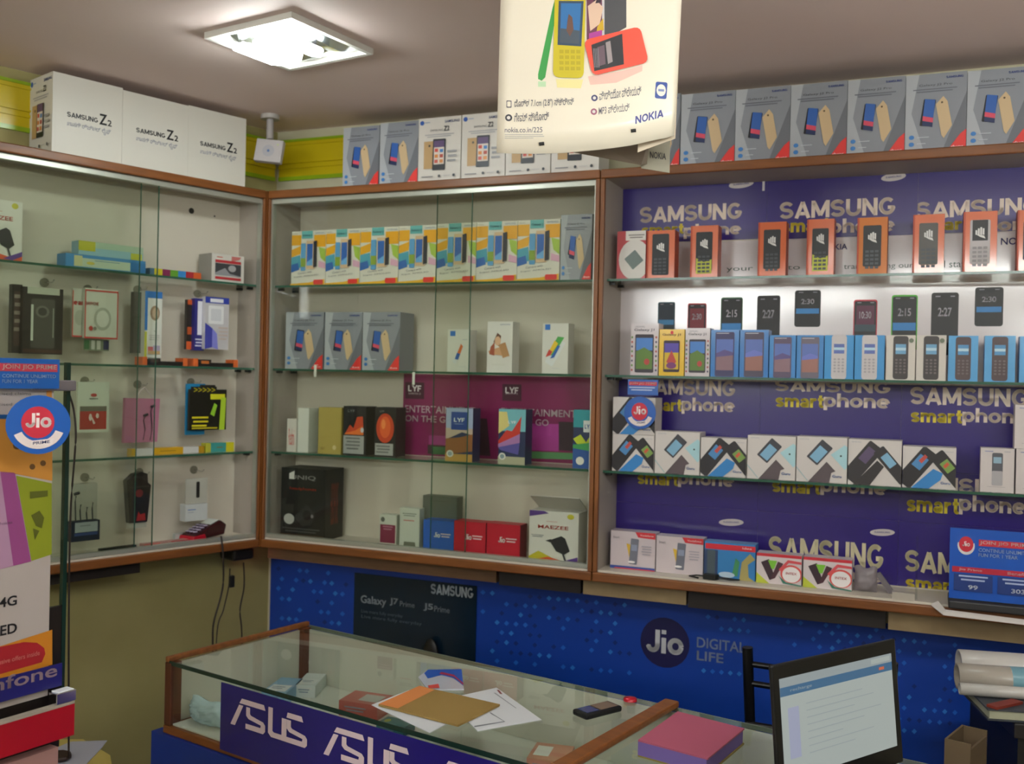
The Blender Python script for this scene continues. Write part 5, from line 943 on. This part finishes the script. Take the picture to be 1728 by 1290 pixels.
# ================================================================== RIGHT: side table with books and papers
sdx = 1.9
o1 = at(1640, 1180, 1.92); FT = Frame((o1.x, o1.y), B.th + R(14))
ztb = at(1690, 1213, 1.92).z - .002
t = thing('cabinet_stand', FT, (0, 0, 0), 'black side cabinet at the lower right carrying books and papers', 'cabinet')
m = MB(); m.box(.085, .6, 0.0, .3, .02, ztb - .03, M('#12100f', .5)); m.build('stand_body', parent=t)
m = MB(); m.box(.075, .62, -.01, .31, ztb - .0295, ztb, M('#1b1716', .5)); m.build('stand_top', parent=t, bevel=.003)
m = MB(); m.box(.1, .58, .015, .285, 0, .0195, BLACKP); m.build('plinth', parent=t)
def slabbook(x0, x1, y0, y1, z0, h, cov, pages, lab, rot=0, nm='ledger_book'):
    F2 = Frame(FT.world((x0 + x1) / 2, (y0 + y1) / 2)[:2], FT.th + R(rot)); a, b = (x1 - x0) / 2, (y1 - y0) / 2
    t = thing(nm, F2, (0, 0, z0), lab, 'book'); m = MB(); m.box(-a, a, -b, b, h - .003, h, M(cov, .5)); m.build('front_cover', parent=t)
    m = MB(); m.box(-a, a, -b, b, 0, .003, M(cov, .5)); m.build('back_cover', parent=t); m = MB(); m.box(-a + .004, a - .004, -b + .003, b - .003, .0032, h - .0032, M(pages, .8)); m.build('page_block', parent=t); return z0 + h
z1 = slabbook(.028, .36, -.005, .2, ztb + .0005, .022, '#3a3e44', '#a5a68e', 'dark covered ledger with pale page edges on the side cabinet', 0)
m = MB(); p_ = FT.world(.02, .05); 
F2 = Frame(FT.world(.06, .018)[:2], FT.th + R(38)); m.box(-.03, .05, -.011, .011, 0, .005, M('#7c2a1c', .6)); o = m.build('red_strip_book', F2, (0, 0, 0)); o.location.z = z1 + .0005; tag(o, 'red-brown booklet lying on the dark ledger', 'booklet')
zr = z1 + .001
def roll(x0, x1, y, z0, r, col, lab, inner='#6a675e', rot=0, band=None):
    F2 = Frame(FT.world(x0, y)[:2], FT.th + R(rot)); t = thing('paper_roll', F2, (0, 0, z0), lab, 'paper roll', 'paper rolls on the side cabinet'); Lr = x1 - x0
    m = MB(); n = 18; V = [(x, rr * math.cos(2 * math.pi * i / n), r + rr * math.sin(2 * math.pi * i / n)) for x, rr in ((0, r * .8), (0, r), (Lr, r), (Lr, r * .8)) for i in range(n)]
    m.mesh(V, [(k * n + i, k * n + (i + 1) % n, (k + 1) % 4 * n + (i + 1) % n, (k + 1) % 4 * n + i) for k in range(4) for i in range(n)], M(col, .35, 0, .3), True); m.build('roll_body', parent=t)
    if band:
        m = MB(); m.tube([(band[0], 0, r), (band[1], 0, r)], r + .0006, M(band[2], .3), 18, False); m.build('wrapper_band', parent=t)
    return z0 + 2 * r
roll(-.002, .34, .075, zr, .012, '#b9b6b0', 'thin white paper roll at the bottom of the roll pile', rot=-2)
roll(.004, .36, .116, zr, .026, '#a39b90', 'thick grey paper roll with pale blue wrapper in the pile', rot=-2, band=(.1, .3, '#6f9aa8'))
roll(.025, .36, .18, zr, .032, '#c1bdb8', 'white paper roll at the back top of the pile', rot=-2)
# torn cardboard box in front of the side cabinet
c_ = at(1630, 1262, 1.8); F2 = Frame((c_.x, c_.y), B.th - R(18)); CBD = M('#5d4c36', .8); zt_ = at(1628, 1240, 1.8).z
t = thing('cardboard_box', F2, (0, 0, 0), 'open brown cardboard box at the lower right beside the black cabinet', 'box')
for nm, bx in (('side_wall', (-.022, .022, -.05, -.046)), ('side_wall', (-.022, .022, .046, .05)), ('end_wall', (-.022, -.018, -.0455, .0455)), ('end_wall', (.018, .022, -.0455, .0455))):
    m = MB(); m.box(*bx, .02, zt_ - (.01 if bx[0] > 0 else 0), CBD); m.build(nm, parent=t)
m = MB(); m.box(-.022, .022, -.05, .05, 0, .0195, CBD); m.build('box_bottom', parent=t)

# ================================================================== LEFT STAND
SO_ = at(112, 800, 1.5); S = Frame((SO_.x, SO_.y), math.atan2(.851, .525))
t = thing('display_stand', S, (0, 0, 0), 'glass sided promotional display stand at the left frame edge', 'display stand')
zst = S.px(112, 612, 0)[1]; zmid = S.px(100, 1022, 0)[1]
m = MB(); m.box(-.5, -.003, .0, .006, zmid, zst, GLASS); m.box(-.0028, .0035, -.001, .007, zmid - .19, zst, GEDGED); m.build('glass_panel', parent=t)
m = MB(); m.box(-.5, -.003, .0, .006, S.px(100, 1260, 0)[1], zmid - .001, M('#1c1512', .4)); m.build('dark_panel', parent=t)
m = MB(); m.box(-.5, S.px(98, 1275, -.02)[0], -.02, .26, .0, S.px(60, 1262, 0)[1] - .002, M('#a87f7a', .5)); m.build('stand_base', parent=t)
m = MB(); m.box(-.5, .004, .0075, .25, S.px(60, 1262, 0)[1] - .0015, S.px(60, 1200, 0)[1], M('#3a3430', .5)); m.build('stand_tray', parent=t)
# printed board on the stand
m = MB(); dS = -.004; a1 = S.px(87, 850, dS)[0]; zB = S.px(60, 1180, dS)[1]; zT = S.px(60, 652, dS)[1]
m.box(-.42, a1, dS, dS + .002, zB, zT, M('#bcb2ae', .4))
def sq(pts, c, base=.0005): pquad(m, S, dS, pts, c, base)
sq([(-60, 700), (24, 700), (24, 708), (-60, 708)], '#1f5f9a'); sq([(-60, 708), (88, 706), (88, 812), (25, 800), (-60, 792)], '#d08f3c'); sq([(78, 655), (87, 655), (87, 707), (78, 707)], '#cf8a3c', .0008)
sq([(-60, 792), (25, 798), (52, 948), (-60, 976)], '#9a4a88'); sq([(-60, 792), (0, 796), (22, 955), (-60, 976)], '#b990b0', .0008); sq([(27, 803), (87, 816), (87, 936), (53, 947)], '#8f9a22')
sq([(-60, 1110), (88, 1063), (88, 1122), (-60, 1165)], '#cf8420'); 
sq([(-60, 1112), (0, 1092), (40, 1084), (62, 1085), (74, 1094), (76, 1104), (70, 1118), (0, 1138), (-60, 1155)], '#a81f28', .0008)
for pts in ([(50, 830), (80, 828), (80, 838), (50, 842)], [(52, 870), (66, 862), (74, 874), (70, 892), (60, 888)], [(55, 892), (66, 896), (58, 912)]): sq(pts, '#5c621c', .0009)
for x, y, r in ((28, 752, 7), (54, 788, 5), (72, 782, 5)): sq([(x + r * math.cos(k), y + r * math.sin(k)) for k in [i * .6283 for i in range(10)]], '#6a4a26', .0009)
for s_t, x0, x1, y0, y1 in (('4G', -2, 28, 1007, 1024), ('LED', -12, 28, 1055, 1072)): ptxt(m, S, dS, s_t, x0, x1, y0, y1, '#3b3a40', .02, .0009)
for y in (662, 680): ptxt(m, S, dS, 'advertised claims', -30, 52, y, y + 5, '#6d6a66', 0, .0009)
ptxt(m, S, dS, 'exclusive offers inside', -20, 66, 1108, 1116, '#cc7a72', 0, .0013); ptxt(m, S, dS, 'colour choices', -30, 20, 882, 887, '#5a3a58', 0, .0012)
m.build('printed_board', S, (a1 - .1, dS, zB), label='white board with orange, magenta and green panels on the left stand', cat='poster')
m = MB(); zb, zt = S.px(50, 1172, -.012)[1], S.px(50, 1133, -.012)[1]; a0 = S.px(104, 1145, -.012)[0]
m.box(-.42, a0, -.013, -.011, zb, zt, M('#22206e', .3)); cap0, cap1, c2_, c3_ = S.rect(-78, 96, 1137, 1163, -.013)
m.art((cap0, -.013, c2_ - .002), (cap1 - cap0, 0, 0), (0, 0, (c3_ - c2_) * .92), (0, -1, 0), [('t', 'Zenfone', 0, 1, .05, 1, '#c2a8b4', .02)]); m.build('name_plate', S, (a0, -.012, zb), label='indigo name plate with pale lettering on the left stand', cat='sign')
m = MB(); a0 = S.px(124, 1220, -.03)[0]; zb, zt = S.px(60, 1262, -.03)[1], S.px(60, 1206, -.03)[1]; zb += .001
m.box(-.42, a0, -.032, -.0205, zb, zt, M('#a80f20', .3)); m.box(-.42, a0, -.0322, -.0205, zt, zt + .004, M('#a89e90', .4)); m.build('red_strip', S, (a0, -.03, zb), label='glossy red strip along the edge of the left stand', cat='strip')
m = MB(); a0, a1_, zb_, zt_ = S.rect(90, 123, 1172, 1190, -.024); zb_ = zt + .0045; m.box(a0, a1_, -.032, -.013, zb_, zb_ + .016, CHROME); m.box(a0 + .003, a1_ - .003, -.0318, -.014, zb_ + .0161, zb_ + .018, M('#eceff2', .2)); m.build('metal_clip', S, (a0, -.02, zb_), label='shiny chrome clip at the end of the red strip', cat='clip', bevel=.002)
# clip arm holding the blue card, then card and round sign
m = MB(); a0, a1_, zb_, zt_ = S.rect(90, 128, 642, 660, -.012); m.box(a0 - .03, a1_, -.014, -.005, zb_, zt_, M('#8e8890', .3, .5)); m.build('sign_clip', S, (a0, -.01, zb_), label='grey metal clip arm beside the blue card on left stand', cat='clip', bevel=.002)
m = MB(); a0, a1_, zb_, zt_ = S.rect(-40, 99, 605, 656, -.016); m.box(a0, a1_, -.018, -.016, zb_, zt_, M('#1f62b8', .3)); wq = a1_ - a0
c0_, c1_, e0, e1 = S.rect(-2, 96, 614, 628, -.018)
m.art((a0, -.018, zb_), (wq, 0, 0), (0, 0, zt_ - zb_), (0, -1, 0), [('r', .05, .57, .97, .83, '#c23a50'), ('t', 'JOIN JIO PRIME', .285, .96, .61, .8, '#f2e6dc', .04), ('t', 'CONTINUE UNLIMITED', .285, .95, .36, .48, '#c6d6ee', .03), ('t', 'FUN FOR 1 YEAR', .285, .72, .18, .3, '#c6d6ee', .03)]); m.build('offer_card', S, (a0, -.016, zb_), label='blue card with red banner at the top of the left stand', cat='sign')
p = at(65, 717, 1.40); FJ = Frame((p.x, p.y), R(28)); jio_round(FJ, (p, 0, 0), .0415, 'large round blue sign with red centre on the left stand')
pts = [at(113, 640, 1.56), at(116, 662, 1.56), at(124, 690, 1.57), at(128, 730, 1.57), at(126, 770, 1.57), at(120, 850, 1.57), at(117, 950, 1.57), at(116, 1100, 1.57), at(116, 1280, 1.57)]
cable(pts, .0016, 'thin dark wire hanging behind the left stand glass')

# ================================================================== SMALL TABLE by the left wall
zt_ = .74
Q = [pz(x, y, zt_) for x, y in ((60, 1248), (140, 1248), (186, 1275), (190, 1300), (150, 1330), (60, 1330))]
cx, cy = Q[1][0], Q[1][1] 
t = thing('side_table', None, (cx, cy, 0), 'small yellow topped table in the gap beside the left stand', 'table')
m = MB(); m.prism([(p[0] - cx, p[1] - cy, zt_ - .02) for p in Q][::-1], (0, 0, .02), noisy('yellow_top', '#a8954a', '#b5a258', 6, .5)); m.build('table_top', parent=t)
for k in (0, 2, 4):
    m = MB(); px_, py_ = Q[k][0] - cx, Q[k][1] - cy; c = Vector((sum(p[0] for p in Q) / 6 - cx, sum(p[1] for p in Q) / 6 - cy)); v = Vector((px_, py_)); v = c + (v - c) * .8
    m.tube([(v.x, v.y, 0), (v.x, v.y, zt_ - .021)], .012, DWOOD, 8); m.build('table_leg', parent=t)
flat('paper_sheet', [(96, 1262), (120, 1252), (181, 1250), (172, 1262), (136, 1300), (96, 1300)], zt_ + .0015, .001, M('#9c9ca8', .6), 'grey white paper lying on the yellow topped table', 'paper')
flat('purse', [(96, 1266), (108, 1265), (120, 1268), (121, 1273), (112, 1279), (96, 1282)], zt_ + .012, .009, M('#2a1712', .5), 'small dark brown purse on the paper by the left stand', 'purse', bevel=.003)

# ================================================================== CEILING LAMP, ACCESS POINT, HANGING POSTER
TUBE = emis('lamp_tube', (.93, 1.0, .96), LAMP)
REFL = M('#dfe6e6', .18, 1, name='lamp_reflector')
def ceiling_lamp(cx, cy, th, sz, lab, strength=1):
    F = Frame((cx, cy), th); t = thing('ceiling_lamp', F, (0, 0, ZC), lab, 'ceiling lamp', 'square ceiling lamps'); h = sz / 2
    m = MB()
    for a in ((-h, h, -h, -h + .012), (-h, h, h - .012, h), (-h, -h + .012, -h + .012, h - .012), (h - .012, h, -h + .012, h - .012)): m.box(*a, -.015, -.0005, M('#d8d5ce', .4))
    m.build('lamp_frame', parent=t)
    m = MB(); n = 6; rnd = random.Random(3); g = h - .0125
    V = [((i / n - .5) * 2 * g, (j / n - .5) * 2 * g, -.003 - (.02 * rnd.random() if 0 < i < n and 0 < j < n else 0)) for j in range(n + 1) for i in range(n + 1)]
    m.mesh(V, [(j * (n + 1) + i, (j + 1) * (n + 1) + i, (j + 1) * (n + 1) + i + 1, j * (n + 1) + i + 1) for j in range(n) for i in range(n)], REFL); m.build('reflector', parent=t)
    for k, y in enumerate((-.085, -.02, .045)):
        m = MB(); L_ = g * .85; 
        m.tube([(-L_, y, -.036), (L_ * .1, y, -.036), (L_ * .2, y + .012, -.036), (L_ * .1, y + .024, -.036), (-L_, y + .024, -.036)], .0085, TUBE, 10); m.build('lamp_tube', parent=t)
    return t
p1 = pz(352, 55, ZC); p2 = pz(511, 22, ZC); p3 = pz(633, 78, ZC); p4 = pz(465, 110, ZC)
cx = (p1[0] + p2[0] + p3[0] + p4[0]) / 4; cy = (p1[1] + p2[1] + p3[1] + p4[1]) / 4
side = (math.dist(p1, p2) + math.dist(p2, p3) + math.dist(p3, p4) + math.dist(p4, p1)) / 4
print('lamp', cx, cy, side, p1, p2, p3, p4)
ceiling_lamp(cx, cy, math.atan2(p3[1] - p2[1], p3[0] - p2[0]) , side, 'bright square recessed ceiling lamp above the left of the shop')
ceiling_lamp(-.9, -.6, 0, side, 'unseen square ceiling lamp added behind the camera')  # unseen second lamp, added to light the shop from behind the camera
# glowing panel and tube light, both unseen, added on the rear wall for light
m = MB(); m.box(-3.2, -2.0, -1.9, -1.885, 2.08, 2.345, emis('added_panel_glow', (.95, 1, 1), LIGHT_PANEL)); wp = m.build('added_light_panel', None, (-2.6, -1.9, 2.08), kind='structure')
m = MB()
for q in ((-3.24, -3.2, 2.04, 2.38), (-2.0, -1.96, 2.04, 2.38), (-3.2, -2.0, 2.04, 2.08), (-3.2, -2.0, 2.345, 2.38)): m.box(q[0], q[1], -1.9, -1.87, q[2], q[3], M('#8a7a66', .5))
m.build('light_panel_frame', parent=wp).location = (2.6, 1.9, -2.08)
t = thing('added_tube_light', None, (.3, -1.86, 2.0), 'unseen tube light added on the right of the rear wall', 'tube light')
m = MB(); m.box(-.62, .62, -.035, 0, -.02, .03, M('#e0e0dc', .4)); m.build('fitting', parent=t)
m = MB(); m.tube([(-.6, .02, 0), (.6, .02, 0)], .014, emis('added_wall_tube', (.95, 1, .97), ADDED_BATTEN), 12); m.build('tube', parent=t)
for px_, py_, lab in ((.75, .8, 'unseen tube light added on two rods above the camera'), (-.9, .1, 'unseen tube light added on two rods left of the camera')):  # unseen hanging tubes, added to brighten the ceiling and the hanging poster
    t = thing('added_pendant_light', None, (px_, py_, 2.06), lab, 'tube light', 'added hanging tube lights')
    m = MB(); m.box(-.62, .62, -.02, .02, .02, .04, M('#e0e0dc', .4)); m.build('fitting', parent=t)
    for x in (-.45, .45):
        m = MB(); m.tube([(x, 0, .0405), (x, 0, ZC - 2.06 - .001)], .004, CHROME, 8); m.build('rod', parent=t)
    m = MB(); m.tube([(-.6, 0, 0), (.6, 0, 0)], .014, emis('added_pendant_tube', (.97, 1, .96), ADDED_PENDANT), 12); m.build('tube', parent=t)
# white access point hanging from the ceiling
p = at(455, 254, 3.02)
zc_ = p.z; FA = Frame((p.x, p.y), R(-6)); t = thing('access_point', FA, (0, 0, zc_), 'white square wireless unit hanging from the ceiling by the corner', 'router')
m = MB(); m.box(-.042, .042, -.01, .012, -.038, .032, M('#c4bfc0', .4)); m.art((-.042, -.01, -.038), (.084, 0, 0), (0, 0, .07), (0, -1, 0), [('e', .5, .48, .22, .26, '#b5b4bc'), ('e', .5, .48, .05, .06, '#5a7ab0'), ('e', .82, .78, .03, .035, '#c6d68a')]); o = m.build('router_body', parent=t, bevel=.003); o.rotation_euler = (R(-8), R(6), 0)
m = MB(); m.tube([(0, .0, .034), (0, .0, ZC - zc_ - .014)], .011, M('#a9a3a2', .4), 12); m.build('bracket_stem', parent=t)
m = MB(); m.tube([(0, .0, ZC - zc_ - .0135), (0, .0, ZC - zc_ - .0005)], .028, M('#b5b0ac', .4), 20); m.build('ceiling_plate', parent=t)
# hanging poster
DP = 1.6
tl, tr_ = at(846, 0, DP), at(1155, 0, DP)
FN = Frame((tl.x, tl.y), R(-7)); 
def npx(px, py, d=0): return FN.px(px, py, d)
zbN = npx(840, 258)[1]; wN = npx(1150, 120)[0] - npx(842, 120)[0]
t = thing('hanging_poster', FN, (0, 0, zbN), 'layered hanging poster with pictured colourful phones below the ceiling', 'poster')
PAP = M('#e8dfcc', .35, 0, .5, name='poster_paper')
def outline_z(u):   # lower edge of the front sheet, in local s
    return None
m = MB(); n = 14; V = []
bot = [(838, 258), (860, 259), (885, 259), (905, 259), (925, 258), (950, 257), (980, 254), (1010, 251), (1040, 247), (1065, 243), (1090, 237), (1110, 232), (1125, 229), (1132, 226), (1138, 224)]
xl_t, xr_t = npx(846, 0)[0], npx(1157, 0)[0]
for j in range(11):
    for i in range(n + 1):
        sbx, sbz = npx(*bot[i]); u = i / n; st = xl_t + (xr_t - xl_t) * u; f = j / 10
        zt_ = ZC - .003; cur = .02 * (u ** 3) * (1 - f) ** 2
        V.append((st * f + sbx * (1 - f), cur + .006 * math.sin(u * 3.1) * (1 - f), zt_ * f + sbz * (1 - f) - zbN))
m.mesh(V, [(j * (n + 1) + i, j * (n + 1) + i + 1, (j + 1) * (n + 1) + i + 1, (j + 1) * (n + 1) + i) for j in range(10) for i in range(n)], PAP, True)
fs = m.build('front_sheet', parent=t); sd = fs.modifiers.new('thick', 'SOLIDIFY'); sd.thickness = .0012; sd.offset = 1
# printed picture follows the sheet closely (same curve)
def sheet_y(s_, z_):
    u = min(max((s_ - xl_t) / (xr_t - xl_t), 0), 1); f = min(max((z_ - zbN) / (ZC - .003 - zbN), 0), 1)
    return .02 * (u ** 3) * (1 - f) ** 2 + .006 * math.sin(u * 3.1) * (1 - f)
m = MB()
def sub(pts, n=3):
    out = []
    for i in range(len(pts)):
        a, b = pts[i], pts[(i + 1) % len(pts)]
        for k in range(n): out.append((a[0] + (b[0] - a[0]) * k / n, a[1] + (b[1] - a[1]) * k / n))
    return out
def npoly(pts, col, off):
    P = [npx(x, y) for x, y in pts]; c = cm(col)
    m.face([(s_, sheet_y(s_, z_) - off, z_ - zbN) for s_, z_ in P], c)
def rrect(cx, cy, hw, hh, ang, rad):
    pts = []
    for ax_, ay_, a0 in ((hw - rad, hh - rad, 0), (-hw + rad, hh - rad, 90), (-hw + rad, -hh + rad, 180), (hw - rad, -hh + rad, 270)):
        for a in (0, 30, 60, 90): pts.append((ax_ + rad * math.cos(R(a0 + a)), ay_ + rad * math.sin(R(a0 + a))))
    c, s_ = math.cos(R(ang)), math.sin(R(ang)); return [(cx + x * c - y * s_, cy + x * s_ + y * c) for x, y in pts]
npoly([(936, 0), (941, 0), (941, 8), (920, 130), (914, 136), (908, 133), (908, 125), (932, 15)], '#3a9a48', .0016)
npoly([(996, -30), (1057, -30), (1057, 45), (1020, 66), (990, 70)], '#4a4a4e', .0017); npoly([(990, -30), (1020, -30), (1020, 64), (992, 70)], '#c9c4c6', .0020); npoly([(990, -30), (1016, -30), (1016, 62), (990, 66)], '#6a3a50', .0023)
npoly([(992, 10), (1006, 0), (1018, 12), (1012, 40), (996, 52)], '#d8b8a0', .0026); npoly([(1000, -20), (1014, -20), (1014, 4), (1002, 6)], '#2e2430', .0026); npoly([(1008, 45), (1018, 30), (1019, 50), (1006, 58)], '#c9a428', .0028); npoly([(994, 56), (1016, 50), (1016, 60), (994, 66)], '#a83a90', .003)
npoly(rrect(961, 50, 26, 81, 1.5, 10), '#c9b820', .0032); npoly([(943, 2), (985, 2), (981, 78), (941, 76)], '#36495c', .0036); npoly([(947, 6), (981, 6), (977, 74), (945, 72)], '#2f6ea8', .0039)
npoly([(946, 48), (978, 52), (977, 74), (945, 72)], '#46525e', .0041); npoly([(960, 24), (966, 30), (968, 50), (962, 62), (956, 52), (958, 34)], '#6b4c40', .0043)
for i in range(4):
    for j in range(4): npoly([(944 + i * 9.5, 84 + j * 9.5), (951 + i * 9.5, 84 + j * 9.5), (951 + i * 9.5, 90 + j * 9.5), (944 + i * 9.5, 90 + j * 9.5)], '#b5a41c', .0036)
npoly(rrect(1040, 86, 49, 31, -14, 10), '#e0503c', .0046); npoly([(998, 76), (1050, 57), (1053, 108), (1003, 120)], '#2b2b30', .005); npoly([(1008, 80), (1020, 76), (1022, 108), (1010, 112)], '#6a5560', .0053); npoly([(1022, 72), (1030, 69), (1034, 104), (1026, 108)], '#9a8f90', .0053)
for k in range(4): npoly([(1001 + k * 2.5, 82), (1002 + k * 2.5, 82), (1004 + k * 2.5, 114), (1003 + k * 2.5, 114)], '#8f8a92', .0055)
npoly([(908, 137), (921, 137), (921, 146), (908, 146)], '#b9d8ae', .0016); npoly([(938, 132), (984, 133), (980, 148), (940, 147)], '#e8dc9a', .0016); npoly([(992, 128), (1050, 118), (1084, 108), (1084, 118), (1040, 138), (996, 142)], '#e4bcae', .0016)
def ntxt(s_t, x0, x1, yt, yb, col, bold=.0, slope=0):
    a0, b0 = npx(x0, yb); a1, b1 = npx(x1, yb - slope); _, b2 = npx((x0 + x1) / 2, (yt)); _, b3 = npx((x0 + x1) / 2, yb)
    vs, fs_ = text_mesh(s_t, bold); h = b2 - b3; sl_ = (b1 - b0); c = cm(col)
    m.mesh([(a0 + (a1 - a0) * x, sheet_y(a0 + (a1 - a0) * x, b0 + h * y + sl_ * x) - .0018, b0 + h * y + sl_ * x - zbN) for x, y in vs], fs_, c)
ntxt('ದೊಡ್ಡ 7.1cm (2.8") ಸ್ಕ್ರೀನ್', 868, 968, 168, 184, '#54535e', .005, 5); ntxt('ಗೇಮ್ ಸ್ಟೋರ್', 868, 926, 191, 206, '#54535e', .005, 4); ntxt('ವೀಡಿಯೋ ಪ್ಲೇಯರ್', 1011, 1082, 152, 168, '#54535e', .005, 10); ntxt('MP3 ಪ್ಲೇಯರ್', 1010, 1062, 178, 192, '#54535e', .005, 7)
ntxt('nokia.co.in/225', 852, 915, 215, 224, '#64636e', .005, 1); ntxt('NOKIA', 1072, 1120, 193, 208, '#3a3f86', .03, 13)
for x0, x1, y in ((852, 916, 227), (852, 918, 230), (852, 900, 233)): npoly([(x0, y), (x1, y - 1), (x1, y), (x0, y + 1)], '#a9a6a4', .0016)
for x, y, r, c in ((858.5, 199, 6, '#3c3c44'), (1003, 164, 5.5, '#3f3f6c'), (1002, 187, 5.5, '#9a5a70')):
    npoly([(x + r * math.cos(k * .4488), y + r * math.sin(k * .4488)) for k in range(14)], c, .0016); npoly([(x + r * .5 * math.cos(k * .4488), y + r * .5 * math.sin(k * .4488)) for k in range(14)], '#d8d2cc', .0019)
npoly(rrect(1116, 150, 10, 14, 4, 3), '#2f4a94', .0016); npoly([(1116 + 8 * math.cos(k * .4488), 150 + 10 * math.sin(k * .4488)) for k in range(14)], '#e6e0d4', .0019); npoly(rrect(1116, 150, 5, 2, 4, .5), '#7a86b4', .0021)
npoly(rrect(859, 176, 4.2, 6, 0, 1), '#54535e', .0016); npoly(rrect(859, 176, 3, 4.4, 0, 1), '#e8dfcc', .0019)
m.build('printed_picture', parent=fs)
for (px_, py_) in ((914, 243), (1069, 219)):
    m = MB(); s_, z_ = npx(px_, py_); y_ = sheet_y(s_, z_); m.tube([(s_ - .004, y_ - .003, z_ - zbN), (s_ + .004, y_ - .003, z_ - zbN + .001)], .0028, M('#1c1c1e', .3), 8); m.build('fastener', parent=t)
# second sheet close behind on the right, and the folded rear sheet with lettering
m = MB(); q = [npx(1128, -5), npx(1158, -5), npx(1142, 226), npx(1120, 240), npx(1076, 252), npx(1076, 244)]
ztp = ZC - .003 - zbN
m.prism([(xr_t - .06, .03, ztp), (xr_t - .001, .03, ztp), (npx(1141, 226)[0], .03, npx(1141, 226)[1] - zbN), (npx(1076, 250)[0], .03, npx(1076, 250)[1] - zbN)], (0, .0015, 0), M('#cfbfa8', .5)); m.build('second_sheet', parent=t)
m = MB(); a_, b_ = FN.px(1076, 240, .12), FN.px(1130, 225, .12); c_2, d_2 = FN.px(1130, 292, .12), FN.px(1082, 284, .12)
m.prism([(d_2[0], .12, d_2[1] - zbN), (c_2[0], .12, c_2[1] - zbN), (b_[0], .12, ztp), (a_[0], .12, ztp)], (0, .0015, 0), M('#8f8a78', .5))
r0, r1, r2, r3 = FN.rect(1097, 1124, 254, 268, .12); m.art((r0, .12, r2 - zbN), (r1 - r0, 0, 0), (0, 0, r3 - r2), (0, -1, 0), [('t', 'NOKIA', 0, 1, .1, .9, '#38363c', .02, -.25)]); m.build('rear_sheet', parent=t)
r = [FN.px(925, 262, .06), FN.px(1082, 275, .1), FN.px(1095, 244, .06), FN.px(1000, 250, .05)]
m = MB(); m.mesh([(r[0][0], .012, r[0][1] - zbN + .002), (r[1][0] + .0, .1, r[1][1] - zbN - .004), (r[1][0] + .01, .118, r[1][1] - zbN + .002), (r[2][0], .032, r[2][1] - zbN), (r[3][0], .02, r[3][1] - zbN + .004)], [(0, 1, 2, 3, 4)], M('#8d8072', .6)); o = m.build('bottom_flap', parent=t); sd = o.modifiers.new('thick', 'SOLIDIFY'); sd.thickness = .001
m = MB(); pA_ = (r[0][0] + .03, .035, r[0][1] - zbN + .004); pB_ = (r[1][0] - .005, .085, r[1][1] - zbN + .012); pC_ = (r[1][0] + .002, .035, r[2][1] - zbN + .006)
m.tube([pA_, pB_], .0024, M('#2a1d18', .5), 6); m.tube([pB_, pC_], .0035, M('#2a1d18', .5), 6); m.tube([pA_, pC_], .002, M('#2a1d18', .5), 6); m.build('wire_frame', parent=t)

print('objects', len(bpy.data.objects), 'faces', sum(len(me.polygons) for me in bpy.data.meshes))
